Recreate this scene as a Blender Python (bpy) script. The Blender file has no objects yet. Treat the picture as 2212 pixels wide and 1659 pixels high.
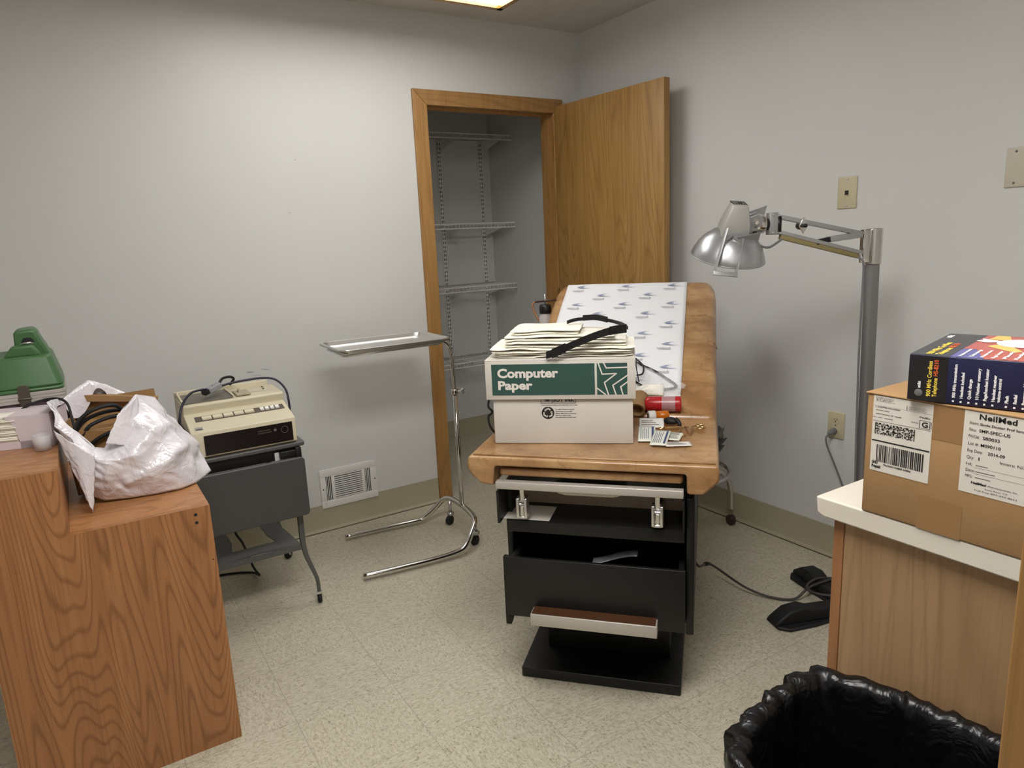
import bpy, bmesh, math, random
from mathutils import Matrix, Vector, noise
R = math.radians
random.seed(7)
COL = bpy.context.scene.collection
SC = bpy.context.scene

# ---------------------------------------------------------------- camera, world, lights, exposure
W, HH, F = 2212, 1659, 1509.4
yaw, pitch, roll = .5565404, .2056226, -.0456832
fw = Vector((math.sin(yaw)*math.cos(pitch), math.cos(yaw)*math.cos(pitch), -math.sin(pitch)))
rt = Vector((math.cos(yaw), -math.sin(yaw), 0)); up = rt.cross(fw)
rt2 = rt*math.cos(roll) + up*math.sin(roll); up2 = up*math.cos(roll) - rt*math.sin(roll)
cam = bpy.data.cameras.new('camera'); camo = bpy.data.objects.new('camera', cam); COL.objects.link(camo)
cam.sensor_width = 36; cam.lens = F/W*36; cam.clip_start = .02
camo.matrix_world = Matrix(((rt2.x, up2.x, -fw.x, -2.5192), (rt2.y, up2.y, -fw.y, -3.209), (rt2.z, up2.z, -fw.z, 1.3487), (0, 0, 0, 1)))
SC.camera = camo
SC.view_settings.view_transform = 'Standard'; SC.view_settings.look = 'None'
SC.view_settings.exposure = 0.62; SC.view_settings.gamma = 1; SC.view_settings.use_curve_mapping = False
wd = bpy.data.worlds.new('world'); SC.world = wd; wd.use_nodes = True
wd.node_tree.nodes['Background'].inputs[0].default_value = (.85, .88, 1, 1)
wd.node_tree.nodes['Background'].inputs[1].default_value = .6
LIGHT_NEAR, LIGHT_FAR = 4.2, 12.5      # emission of the two ceiling fixtures
CEIL = 2.407

# ---------------------------------------------------------------- materials
def lin(c):
    return tuple(((v/255)/12.92 if v/255 <= .04045 else ((v/255+.055)/1.055)**2.4) for v in c) + (1,)
class NT:
    def __init__(s, name):
        s.m = bpy.data.materials.new(name); s.m.use_nodes = True
        s.t = s.m.node_tree; s.b = s.t.nodes['Principled BSDF']
    def n(s, typ, ins=None, **kw):
        nd = s.t.nodes.new(typ)
        for k, v in kw.items(): setattr(nd, k, v)
        for k, v in (ins or {}).items():
            if hasattr(v, 'links') or isinstance(v, bpy.types.NodeSocket): s.t.links.new(v, nd.inputs[k])
            else: nd.inputs[k].default_value = v
        return nd
    def l(s, a, b): s.t.links.new(a, b)
    def coords(s, scale=(1, 1, 1), rot=(0, 0, 0)):
        c = s.n('ShaderNodeTexCoord'); m = s.n('ShaderNodeMapping', {0: c.outputs['Object']})
        m.inputs['Scale'].default_value = scale; m.inputs['Rotation'].default_value = rot
        return m.outputs[0]
    def noise(s, vec, scale, detail=2, rough=.5, dist=0):
        return s.n('ShaderNodeTexNoise', {'Vector': vec, 'Scale': scale, 'Detail': detail, 'Roughness': rough, 'Distortion': dist}).outputs[0]
    def math(s, op, a, b=0.0, c=None):
        ins = {0: a, 1: b}
        if c is not None: ins[2] = c
        return s.n('ShaderNodeMath', ins, operation=op).outputs[0]
    def ramp(s, fac, stops, interp='LINEAR'):
        r = s.n('ShaderNodeValToRGB', {0: fac}); r.color_ramp.interpolation = interp
        e = r.color_ramp.elements
        while len(e) < len(stops): e.new(.5)
        for i, (p, c) in enumerate(stops): e[i].position = p; e[i].color = c
        return r.outputs[0]
    def mix(s, fac, a, b, mode='MIX'):
        return s.n('ShaderNodeMix', {0: fac, 6: a, 7: b}, data_type='RGBA', blend_type=mode).outputs[2]
    def bump(s, h, strength=.2, dist=.002):
        b = s.n('ShaderNodeBump', {'Height': h, 'Strength': strength, 'Distance': dist}); s.l(b.outputs[0], s.b.inputs['Normal'])
def flat(name, rgb, rough=.5, metal=0, bump=None, vary=0, spec=.5, coat=0, alpha=1, trans=0, ior=1.45, sub=0):
    m = NT(name); b = m.b
    b.inputs['Base Color'].default_value = lin(rgb); b.inputs['Roughness'].default_value = rough
    b.inputs['Metallic'].default_value = metal; b.inputs['Specular IOR Level'].default_value = spec
    b.inputs['Coat Weight'].default_value = coat; b.inputs['Alpha'].default_value = alpha
    b.inputs['Transmission Weight'].default_value = trans; b.inputs['IOR'].default_value = ior
    v = m.coords()
    if vary:
        n = m.noise(v, 9, 4, .6)
        f = m.ramp(n, [(.25, (1-vary,)*3+(1,)), (.75, (1,)*3+(1,))])
        m.l(m.mix(1.0, lin(rgb), f, 'MULTIPLY'), b.inputs['Base Color'])
    if bump: m.bump(m.noise(v, bump[0], 3), bump[1], bump[2] if len(bump) > 2 else .002)
    return m.m
def wood(name, light, mid, dark, freq=16, sc=(4.2, 4.2, .75), rough=.42, pore=.5, line=.6, rot=(0, 0, 0), off=0):
    m = NT(name); v = m.coords(sc, rot)
    if off: v = m.n('ShaderNodeVectorMath', {0: v, 1: (off, off*.7, off*.3)}, operation='ADD').outputs[0]
    n = m.noise(v, 1.0, 2.2, .42, .25)
    w = m.math('FRACT', m.math('MULTIPLY', n, freq))
    v2 = m.coords((170, 170, 5), rot); p = m.noise(v2, 1.0, 3, .6)
    v3 = m.coords((30, 30, 1.5), rot); p3 = m.noise(v3, 1.0, 2, .5)
    base = m.mix(m.ramp(p3, [(.3, (0, 0, 0, 1)), (.7, (1, 1, 1, 1))]), lin(mid), lin(light))
    lines = m.ramp(w, [(0, (.15, .15, .15, 1)), (.60, (0, 0, 0, 1)), (.82, (1, 1, 1, 1)), (.88, (.9, .9, .9, 1)), (1, (.15, .15, .15, 1))])
    c = m.mix(m.math('MULTIPLY', lines, line), base, lin(dark))
    pr = m.ramp(p, [(.50, (0, 0, 0, 1)), (.66, (1, 1, 1, 1))])
    c = m.mix(m.math('MULTIPLY', pr, pore), c, lin(dark))
    m.l(c, m.b.inputs['Base Color']); m.b.inputs['Roughness'].default_value = rough
    m.bump(lines, .06, .001)
    return m.m
M = {}
def wall_mat(name, rgb):
    m = NT(name); v = m.coords()
    n = m.noise(v, 1.3, 3, .5); c = m.mix(m.ramp(n, [(.3, (0, 0, 0, 1)), (.7, (1, 1, 1, 1))]), lin(rgb), lin(tuple(x-4 for x in rgb)))
    m.l(c, m.b.inputs['Base Color']); m.b.inputs['Roughness'].default_value = .42; m.b.inputs['Specular IOR Level'].default_value = .35
    m.bump(m.noise(v, 130, 3, .6), .12, .0015)
    return m.m
M['wall'] = wall_mat('painted_wall', (214, 214, 211))
M['ceil'] = wall_mat('ceiling_paint', (205, 200, 193))
def floor_mat():
    m = NT('vinyl_tile'); c = m.n('ShaderNodeTexCoord').outputs['Object']
    T = .2975
    o = m.n('ShaderNodeVectorMath', {0: c, 1: (1.737, 1.6185, 0)}, operation='ADD').outputs[0]
    s = m.n('ShaderNodeVectorMath', {0: o, 1: (1/T, 1/T, 1)}, operation='MULTIPLY').outputs[0]
    xyz = m.n('ShaderNodeSeparateXYZ', {0: s}); x, y = xyz.outputs[0], xyz.outputs[1]
    fx, fy = m.math('FLOOR', x), m.math('FLOOR', y)
    par = m.math('FLOORED_MODULO', m.math('ADD', fx, fy), 2.0)
    idv = m.n('ShaderNodeCombineXYZ', {0: fx, 1: fy, 2: 0.0}).outputs[0]
    rnd = m.n('ShaderNodeTexWhiteNoise', {0: idv}, noise_dimensions='3D')
    jit = m.n('ShaderNodeVectorMath', {0: rnd.outputs[1], 1: (7, 7, 7)}, operation='MULTIPLY').outputs[0]
    cj = m.n('ShaderNodeVectorMath', {0: c, 1: jit}, operation='ADD').outputs[0]
    def st(sc):
        mp = m.n('ShaderNodeMapping', {0: cj}); mp.inputs['Scale'].default_value = sc
        return mp.outputs[0]
    a = m.noise(st((95, 210, 1)), 1, 3, .6, .5); b = m.noise(st((210, 95, 1)), 1, 3, .6, .5)
    sp = m.n('ShaderNodeMix', {0: par, 2: a, 3: b}, data_type='FLOAT').outputs[0]
    a2 = m.noise(st((70, 150, 1)), 1, 3, .55, .8); b2 = m.noise(st((150, 70, 1)), 1, 3, .55, .8)
    sp2 = m.n('ShaderNodeMix', {0: par, 2: a2, 3: b2}, data_type='FLOAT').outputs[0]
    base = m.ramp(sp2, [(.34, lin((176, 168, 146))), (.5, lin((197, 190, 169))), (.66, lin((207, 201, 182)))])
    dk = m.ramp(sp, [(.58, (0, 0, 0, 1)), (.68, (1, 1, 1, 1))])
    col = m.mix(m.math('MULTIPLY', dk, .75), base, lin((134, 122, 96)))
    blob = m.ramp(m.noise(c, 62, 2, .5), [(.66, (0, 0, 0, 1)), (.73, (1, 1, 1, 1))])
    col = m.mix(m.math('MULTIPLY', blob, .6), col, lin((128, 116, 92)))
    big = m.noise(c, 2.0, 2); col = m.mix(1.0, col, m.ramp(big, [(.3, (.93, .93, .92, 1)), (.7, (1, 1, 1, 1))]), 'MULTIPLY')
    def edge(q):
        f = m.math('FRACT', q); d = m.math('MINIMUM', f, m.math('SUBTRACT', 1.0, f)); return m.math('LESS_THAN', d, .0035)
    seam = m.math('MAXIMUM', edge(x), edge(y))
    col = m.mix(m.math('MULTIPLY', seam, .38), col, lin((95, 85, 66)))
    m.l(col, m.b.inputs['Base Color']); m.b.inputs['Roughness'].default_value = .38; m.b.inputs['Specular IOR Level'].default_value = .4
    m.bump(m.noise(c, 40, 2), .04, .002)
    return m.m
M['floor'] = floor_mat()
M['base'] = flat('vinyl_baseboard', (172, 165, 140), .5, vary=.05)
M['gap'] = flat('toe_gap_shadow', (70, 60, 45), .8)
M['oak'] = wood('golden_oak_veneer', (176, 136, 76), (160, 121, 64), (120, 84, 40), freq=44, sc=(3.3, 3.3, .36), line=.45, pore=.4)
M['oak_h'] = wood('golden_oak_rail', (168, 128, 76), (154, 114, 64), (122, 86, 44), freq=16, sc=(.6, 6, 6), line=.45, pore=.3, off=3)
M['oak_t'] = wood('golden_oak_trim', (174, 132, 78), (162, 120, 66), (128, 90, 46), freq=14, sc=(6, 6, .6), line=.4, pore=.35, off=5)
M['lam'] = wood('oak_laminate', (170, 118, 74), (154, 103, 62), (108, 68, 36), freq=58, sc=(4.2, 4.2, .50), line=.6, pore=.35, off=1.7, rough=.38)
M['lam_top'] = wood('oak_laminate_top', (182, 130, 84), (168, 116, 72), (124, 80, 46), freq=30, sc=(1.2, 5, 5), line=.5, pore=.2, off=2.3, rough=.35)
M['birch'] = wood('pale_veneer_panel', (166, 134, 98), (156, 124, 89), (128, 98, 68), freq=22, sc=(5, 5, .5), line=.35, pore=.3, off=8)
M['birch_f'] = wood('pale_frame_wood', (150, 104, 66), (138, 94, 58), (112, 72, 42), freq=8, sc=(8, 8, .5), line=.3, pore=.3, off=9)
M['black'] = flat('black_painted_metal', (17, 16, 15), .42, vary=.1, bump=(300, .05, .0005))
M['charcoal'] = flat('charcoal_painted_metal', (24, 23, 22), .42, vary=.1)
M['rubber'] = flat('black_rubber', (24, 24, 25), .6)
M['plastic_k'] = flat('black_plastic', (22, 21, 22), .35)
M['grey_cart'] = flat('grey_enamel', (90, 89, 88), .38, vary=.05)
M['chrome'] = flat('chrome', (215, 212, 208), .13, 1)
M['steel'] = flat('brushed_steel', (214, 213, 210), .3, .95, bump=(90, .04, .0005))
M['alu'] = flat('brushed_aluminium', (192, 186, 178), .45, .35)
M['lampgrey'] = flat('silver_painted_metal', (158, 158, 158), .34, .4)
M['beige'] = flat('beige_abs', (212, 203, 176), .45, vary=.03)
M['beige_d'] = flat('tan_abs', (176, 166, 140), .5)
M['plate'] = flat('ivory_plate', (198, 188, 156), .4)
M['plate2'] = flat('putty_plate', (196, 189, 172), .45)
M['white'] = flat('white_enamel', (226, 224, 219), .4)
M['shelfw'] = flat('white_vinyl_wire', (232, 230, 226), .4)
M['ventw'] = flat('white_register_paint', (226, 224, 220), .45)
M['slot'] = flat('slot_dark', (48, 46, 44), .8)
M['cord'] = flat('grey_cord', (112, 114, 116), .5)
M['cord_d'] = flat('dark_grey_cord', (66, 62, 60), .5)
M['card'] = flat('brown_cardboard', (160, 125, 84), .75, vary=.12, bump=(160, .05))
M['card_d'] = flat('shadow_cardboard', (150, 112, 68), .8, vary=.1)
M['tape'] = flat('brown_packing_tape', (142, 108, 70), .35)
M['boxw'] = flat('grey_white_boxboard', (208, 202, 193), .7, vary=.06, bump=(80, .05))
M['paperw'] = flat('white_label_paper', (206, 200, 190), .6)
M['sheet'] = flat('exam_paper', (232, 232, 234), .75, bump=(260, .25, .001))
M['print_b'] = flat('blue_grey_print', (150, 158, 184), .8)
M['green'] = flat('dark_green_ink', (45, 78, 70), .6)
M['ink'] = flat('black_ink', (28, 26, 26), .6)
M['ink_g'] = flat('grey_ink', (120, 112, 104), .7)
M['lidtxt'] = flat('box_white_ink', (222, 216, 208), .65)
M['towel'] = flat('cream_cotton', (246, 242, 228), .9, bump=(300, .3, .002))
M['case_g'] = flat('green_moulded_plastic', (70, 108, 66), .38, bump=(500, .1, .0005))
M['case_p'] = flat('plum_moulded_plastic', (84, 62, 68), .5)
M['laptop'] = flat('counter_laminate', (214, 207, 193), .35, vary=.05)
M['red'] = flat('red_translucent_plastic', (196, 40, 44), .25, trans=.25)
M['orange'] = flat('amber_translucent_plastic', (214, 120, 24), .25, trans=.3)
M['clear'] = flat('clear_film', (240, 240, 240), .12, alpha=.28)
M['frost'] = flat('frosted_plastic', (226, 222, 222), .35, alpha=.55)
M['gold'] = flat('brass_wire', (198, 166, 116), .22, 1)
M['brasstrim'] = flat('brass_trim', (190, 148, 96), .3, 1)
M['tan_tube'] = flat('tan_rubber_tube', (168, 122, 82), .5)
M['navy'] = flat('navy_carton', (24, 24, 58), .35)
M['navyblack'] = flat('black_carton', (26, 22, 24), .35)
M['yellow'] = flat('yellow_ink', (232, 204, 80), .5)
M['orangeink'] = flat('orange_ink', (214, 96, 40), .5)
M['whiteink'] = flat('white_ink', (224, 222, 222), .5)
M['redink'] = flat('red_carton_print', (182, 88, 80), .25)  # red washed pale so the glossy carton's sheen sits in the colour
M['peach'] = flat('peach_ink', (228, 186, 104), .4)
M['sachet'] = flat('sachet_paper', (224, 226, 214), .4)
M['navyink'] = flat('navy_ink', (64, 78, 118), .5)
M['darkwood'] = flat('dark_brown_laminate', (78, 50, 32), .35)
M['scuff'] = flat('wall_scuff', (150, 150, 148), .7)
M['amp'] = flat('foil_grey', (120, 120, 118), .35, .5)
def leather():
    m = NT('tan_marbled_vinyl'); v = m.coords()
    d = m.noise(v, 7, 4, .6)
    vv = m.n('ShaderNodeVectorMath', {0: v, 1: m.n('ShaderNodeVectorMath', {0: m.n('ShaderNodeTexNoise', {'Vector': v, 'Scale': 9.0, 'Detail': 3.0}).outputs[1], 1: (.16, .16, .16)}, operation='MULTIPLY').outputs[0]}, operation='ADD').outputs[0]
    vo = m.n('ShaderNodeTexVoronoi', {'Vector': vv, 'Scale': 11.0}, feature='DISTANCE_TO_EDGE').outputs[0]
    gate = m.ramp(m.noise(v, 11, 2), [(.42, (0, 0, 0, 1)), (.62, (1, 1, 1, 1))])
    vein = m.math('MULTIPLY', m.ramp(vo, [(0, (1, 1, 1, 1)), (.05, (0, 0, 0, 1))]), gate)
    base = m.ramp(d, [(.34, lin((146, 106, 66))), (.5, lin((170, 130, 86))), (.66, lin((188, 150, 104)))])
    st = m.noise(m.coords((5, 22, 22), (0, 0, .5)), 1, 4, .65, .8)
    base = m.mix(m.math('MULTIPLY', m.ramp(st, [(.48, (0, 0, 0, 1)), (.66, (1, 1, 1, 1))]), .45), base, lin((130, 90, 52)))
    m.b.inputs['Coat Weight'].default_value = .35; m.b.inputs['Coat Roughness'].default_value = .12
    c = m.mix(m.math('MULTIPLY', vein, .55), base, lin((118, 78, 40)))
    m.l(c, m.b.inputs['Base Color']); m.b.inputs['Roughness'].default_value = .3; m.b.inputs['Specular IOR Level'].default_value = .6
    m.bump(m.noise(v, 160, 3, .6), .18, .0015)
    return m.m
M['leather'] = leather()
def bagmat(name, rgb, rough, al=1, sp=.6, sc=30):
    m = NT(name); b = m.b; b.inputs['Base Color'].default_value = lin(rgb); b.inputs['Roughness'].default_value = rough
    b.inputs['Specular IOR Level'].default_value = sp; b.inputs['Alpha'].default_value = al
    v = m.coords((1, 1, .8)); n = m.noise(v, sc, 3, .55, 1.2)
    r = m.math('ABSOLUTE', m.math('SUBTRACT', n, .5)); m.bump(r, .5, .012)
    return m.m
M['whitebag'] = bagmat('white_plastic_film', (226, 221, 226), .22, sp=.9, sc=26)
M['blackbag'] = bagmat('black_liner_film', (9, 9, 11), .3, sc=20, sp=.35)
def emis(name, rgb, s):
    m = NT(name); m.b.inputs['Base Color'].default_value = lin((230, 230, 230))
    m.b.inputs['Emission Color'].default_value = rgb+(1,); m.b.inputs['Emission Strength'].default_value = s
    return m.m
M['lens_near'] = emis('light_lens', (1.0, .985, .965), LIGHT_NEAR)
M['lens_far'] = emis('light_lens_far', (1.0, .985, .965), LIGHT_FAR)

# ---------------------------------------------------------------- mesh helpers
WM = {}
def wm(o):
    return WM[o.name]
def rotz(a): return Matrix.Rotation(a, 4, 'Z')
def frame(loc, a=0): return Matrix.Translation(loc) @ rotz(a)
def axes(origin, x, y):
    x = Vector(x).normalized(); z = x.cross(Vector(y)).normalized(); y = z.cross(x)
    return Matrix(((x.x, y.x, z.x, origin[0]), (x.y, y.y, z.y, origin[1]), (x.z, y.z, z.z, origin[2]), (0, 0, 0, 1)))
def tag(o, label=None, cat=None, group=None, kind=None):
    if label: o['label'] = label
    if cat: o['category'] = cat
    if group: o['group'] = group
    if kind: o['kind'] = kind
    return o
def thing(name, mat, label, cat, group=None, kind=None):
    o = bpy.data.objects.new(name, None); COL.objects.link(o); o.empty_display_size = .05
    o.matrix_world = mat; WM[o.name] = mat.copy()
    return tag(o, label, cat, group, kind)
def catmull(P, n=8, closed=False):
    P = [Vector(p) for p in P]; out = []; N = len(P)
    rng = range(N) if closed else range(N-1)
    for i in rng:
        g = (lambda k: P[k % N]) if closed else (lambda k: P[max(0, min(N-1, k))])
        a, b, c, d = g(i-1), g(i), g(i+1), g(i+2)
        for j in range(n):
            t = j/n
            out.append(.5*((2*b)+(c-a)*t+(2*a-5*b+4*c-d)*t*t+(3*b-a-3*c+d)*t**3))
    if not closed: out.append(P[-1])
    return out
class B:
    def __init__(s, fr=None): s.bm = bmesh.new(); s.fr = fr or Matrix.Identity(4)
    def box(s, x0, x1, y0, y1, z0, z1, m=None):
        vs = [s.bm.verts.new(p) for p in ((x0,y0,z0),(x1,y0,z0),(x1,y1,z0),(x0,y1,z0),(x0,y0,z1),(x1,y0,z1),(x1,y1,z1),(x0,y1,z1))]
        for f in ((3,2,1,0),(4,5,6,7),(0,1,5,4),(1,2,6,5),(2,3,7,6),(3,0,4,7)): s.bm.faces.new([vs[i] for i in f])
        if m:
            for v in vs: v.co = m @ v.co
        return s
    def prism(s, poly, a0, a1, axis='z', m=None):
        mk = {'z': lambda p, a: (p[0], p[1], a), 'y': lambda p, a: (p[0], a, p[1]), 'x': lambda p, a: (a, p[0], p[1])}[axis]
        A = [s.bm.verts.new(mk(p, a0)) for p in poly]; C = [s.bm.verts.new(mk(p, a1)) for p in poly]; n = len(poly)
        fs = [s.bm.faces.new(A), s.bm.faces.new(C[::-1])]
        for i in range(n): fs.append(s.bm.faces.new((A[i], C[i], C[(i+1) % n], A[(i+1) % n])))
        bmesh.ops.recalc_face_normals(s.bm, faces=fs)
        if m:
            for v in A+C: v.co = m @ v.co
        return s
    def tube(s, P, r, n=10, closed=False, cap=True, sq=None):
        P = [Vector(p) for p in P]; N = len(P); rr = r if isinstance(r, (list, tuple)) else [r]*N
        prev = None; rings = []
        for i, p in enumerate(P):
            a = P[(i-1) % N] if (closed or i) else P[i]; b = P[(i+1) % N] if (closed or i < N-1) else P[i]
            t = (b-a).normalized()
            if prev is None:
                u = t.orthogonal().normalized()
            else:
                u = prev - t*prev.dot(t)
                u = u.normalized() if u.length > 1e-6 else t.orthogonal().normalized()
            prev = u; w = t.cross(u)
            rings.append([s.bm.verts.new(p + u*math.cos(2*math.pi*k/n)*rr[i]*(sq[0] if sq else 1) + w*math.sin(2*math.pi*k/n)*rr[i]*(sq[1] if sq else 1)) for k in range(n)])
        M_ = N if closed else N-1
        for i in range(M_):
            A, C = rings[i], rings[(i+1) % N]
            for k in range(n): s.bm.faces.new((A[k], A[(k+1) % n], C[(k+1) % n], C[k]))
        if cap and not closed:
            s.bm.faces.new(rings[0][::-1]); s.bm.faces.new(rings[-1])
        return s
    def cyl(s, p0, p1, r, n=20): return s.tube([p0, p1], r, n)
    def lathe(s, prof, n=32, m=None, a0=0, a1=2*math.pi):
        full = abs(a1-a0-2*math.pi) < 1e-6; rings = []; K = n if full else n+1
        for (r, z) in prof:
            rings.append([s.bm.verts.new((m or Matrix()) @ Vector((max(r, 1e-5)*math.cos(a0+(a1-a0)*k/n), max(r, 1e-5)*math.sin(a0+(a1-a0)*k/n), z))) for k in range(K)])
        for i in range(len(rings)-1):
            for k in range(n):
                k2 = (k+1) % K
                s.bm.faces.new((rings[i][k], rings[i][k2], rings[i+1][k2], rings[i+1][k]))
        return s
    def grid(s, fn, nu, nv, closed=False):
        V = [[s.bm.verts.new(fn(i/nu, j/nv)) for j in range(nv+1)] for i in range(nu if closed else nu+1)]
        for i in range(nu):
            for j in range(nv): s.bm.faces.new((V[i][j], V[(i+1) % len(V)][j], V[(i+1) % len(V)][j+1], V[i][j+1]))
        return s
    def text(s, body, m, height, width=None, bold=0.0, depth=.0003, align='LEFT', sp=1.0):
        cu = bpy.data.curves.new('t', 'FONT'); cu.body = body; cu.size = 1; cu.offset = bold; cu.extrude = 0; cu.align_x = align; cu.space_character = sp
        cu.resolution_u = 3; o = bpy.data.objects.new('t', cu); COL.objects.link(o)
        bpy.context.view_layer.update()
        me = bpy.data.meshes.new_from_object(o.evaluated_get(bpy.context.evaluated_depsgraph_get()))
        xs = [v.co.x for v in me.vertices]
        w = (max(xs)-min(xs)) if xs else 1
        sc = height/.72; sx = (width/w) if width else sc
        me.transform(m @ Matrix.Diagonal((sx, sc, 1, 1)))
        s.bm.from_mesh(me); bpy.data.meshes.remove(me); bpy.data.objects.remove(o); bpy.data.curves.remove(cu)
        return s
    def quad(s, m, x0, x1, y0, y1):
        vs = [s.bm.verts.new(m @ Vector(p)) for p in ((x0, y0, 0), (x1, y0, 0), (x1, y1, 0), (x0, y1, 0))]; s.bm.faces.new(vs); return s
    def poly(s, m, pts):
        s.bm.faces.new([s.bm.verts.new(m @ Vector((p[0], p[1], 0))) for p in pts]); return s
    def stroke(s, m, pts, w):
        for a, b in zip(pts, pts[1:]):
            a, b = Vector(a), Vector(b); d = (b-a).normalized(); n = Vector((-d.y, d.x))*w/2; e = d*w*.3
            s.poly(m, [a-e-n, b+e-n, b+e+n, a-e+n])
        return s
    def build(s, name, mat, parent=None, bevel=0, seg=2, smooth=35, label=None, cat=None, group=None, kind=None, local=False, sub=0, solid=0, recalc=False, split=False):
        if split:
            kw = dict(bevel=bevel, seg=seg, smooth=smooth, label=label, cat=cat, group=group, kind=kind, local=local, sub=sub, solid=solid, recalc=recalc)
            seen = set(); out = []; s.bm.verts.index_update()
            for v0 in s.bm.verts:
                if v0.index in seen: continue
                st = [v0]; isl = set()
                while st:
                    v = st.pop()
                    if v.index in isl: continue
                    isl.add(v.index); st += [e.other_vert(v) for e in v.link_edges]
                seen |= isl; nb = B(s.fr); nb.bm.free(); nb.bm = s.bm.copy(); nb.bm.verts.ensure_lookup_table()
                bmesh.ops.delete(nb.bm, geom=[v for v in nb.bm.verts if v.index not in isl], context='VERTS')
                out.append(nb.build(name, mat, parent, **kw))
            s.bm.free(); return out[0]
        if not local: s.bm.transform(s.fr)
        if recalc: bmesh.ops.recalc_face_normals(s.bm, faces=s.bm.faces[:])
        if parent: inv = wm(parent).inverted(); T = Matrix.Identity(4)
        else:
            xs = [v.co for v in s.bm.verts]
            lo = Vector((min(v.x for v in xs), min(v.y for v in xs), min(v.z for v in xs))); hi = Vector((max(v.x for v in xs), max(v.y for v in xs), max(v.z for v in xs)))
            T = Matrix.Translation(((lo.x+hi.x)/2, (lo.y+hi.y)/2, lo.z)); inv = T.inverted()
        if not (local and parent): s.bm.transform(inv)
        for f in s.bm.faces: f.smooth = bool(smooth)
        if smooth:
            for e in s.bm.edges:
                if len(e.link_faces) == 2 and e.calc_face_angle(0) > R(smooth): e.smooth = False
        me = bpy.data.meshes.new(name); s.bm.to_mesh(me); s.bm.free()
        me.materials.append(M[mat] if isinstance(mat, str) else mat)
        o = bpy.data.objects.new(name, me); COL.objects.link(o)
        if parent: o.parent = parent; WM[o.name] = wm(parent).copy()
        else: o.matrix_world = T; WM[o.name] = T
        if solid: md = o.modifiers.new('s', 'SOLIDIFY'); md.thickness = solid; md.offset = 0
        if bevel:
            md = o.modifiers.new('b', 'BEVEL'); md.width = bevel; md.segments = seg; md.limit_method = 'ANGLE'; md.angle_limit = R(40)
            for f in me.polygons: f.use_smooth = True
        if sub: md = o.modifiers.new('u', 'SUBSURF'); md.levels = sub; md.render_levels = sub
        return tag(o, label, cat, group, kind)
def nz(p, s=1.0, seed=0.0): return noise.noise(Vector((p[0]*s+seed, p[1]*s+seed*.7, p[2]*s-seed)))
def rrect(x0, x1, y0, y1, r, n=4):
    out = []
    for cx, cy, a in ((x1-r, y1-r, 0), (x0+r, y1-r, 90), (x0+r, y0+r, 180), (x1-r, y0+r, 270)):
        for k in range(n+1): t = R(a+90*k/n); out.append((cx+r*math.cos(t), cy+r*math.sin(t)))
    return out
I4 = Matrix.Identity(4)

# ================================================================ SETTING
ST = 'structure'
B().box(-3.9, .12, -4.7, 1.12, -.05, 0).build('floor', 'floor', kind=ST, smooth=0)
B().box(-3.9, .12, -4.7, 1.12, CEIL, CEIL+.05).build('ceiling', 'ceil', kind=ST, smooth=0)
OX0, OX1, OH = -.942, -.19, 1.992     # closet opening
wb = B(); wb.box(-3.9, OX0-.015, 0, .115, 0, CEIL); wb.box(OX1+.015, 0, 0, .115, 0, CEIL); wb.box(OX0-.015, OX1+.015, 0, .115, OH+.015, CEIL)
WB = wb.build('wall_back', 'wall', kind=ST, smooth=0)
B().box(0, .12, -3.2, 1.12, 0, CEIL).build('wall_right', 'wall', kind=ST, smooth=0)
B().box(-4.02, -3.9, -4.7, .115, 0, CEIL).build('wall_left', 'wall', kind=ST, smooth=0)
nf = B(); nf.box(-2.115, 0, -3.2, -3.08, 0, CEIL); nf.box(-3.9, -3.115, -3.2, -3.08, 0, CEIL); nf.box(-3.115, -2.115, -3.2, -3.08, 2.04, CEIL)
nf.build('wall_front', 'wall', kind=ST, smooth=0)
B().box(-3.9, .12, -4.82, -4.7, 0, CEIL).build('wall_hall', 'wall', kind=ST, smooth=0)
cw = B(); cw.box(-1.3, .0, 1.0, 1.12, 0, CEIL); cw.box(-1.3, -1.2, .115, 1.0, 0, CEIL)
cw.build('wall_closet', 'wall', kind=ST, smooth=0)
# marks on the back wall
mk = B()
for (x, z, w, h, a) in ((-1.59, 1.728, .006, .004, 0), (-1.641, 1.502, .012, .002, .2), (-1.888, .819, .035, .004, .1), (-1.822, .822, .04, .003, .25), (-2.013, .752, .03, .003, .1), (-1.86, .80, .05, .002, .05)):
    m = Matrix.Translation((x, -.0006, z)) @ Matrix.Rotation(a, 4, 'Y') @ Matrix.Rotation(R(90), 4, 'X')
    mk.poly(m, [(w/2*math.cos(t*.785), h/2*math.sin(t*.785)) for t in range(8)])
mk.build('scuff_mark', 'scuff', WB, smooth=0)
B().box(-1.0545, -1.0535, -.0012, 0, 2.05, 2.15).build('wall_seam', 'white', WB, smooth=0)
# coved vinyl baseboard
prof = [(0, .128), (.004, .128), (.005, .03), (.010, .012), (.022, .004), (.022, 0), (0, 0)]
def baseboard(name, p0, p1, n):
    p0, p1 = Vector(p0), Vector(p1); d = (p1-p0).normalized(); L = (p1-p0).length
    m = Matrix(((n[0], 0, d.x, p0.x), (n[1], 0, d.y, p0.y), (0, 1, 0, 0), (0, 0, 0, 1)))
    o = B().prism(prof, 0, L, 'z', m).build(name, 'base', kind=ST, smooth=30)
    return o
baseboard('baseboard_back', (-3.9, -.0005, 0), (OX0-.071, -.0005, 0), (0, -1))
baseboard('baseboard_right', (-.0005, -2.5, 0), (-.0005, -.02, 0), (-1, 0))
baseboard('baseboard_closet', (-1.2, .9995, 0), (0, .9995, 0), (0, -1))
baseboard('baseboard_closet_right', (-.0005, .12, 0), (-.0005, .98, 0), (-1, 0))
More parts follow.
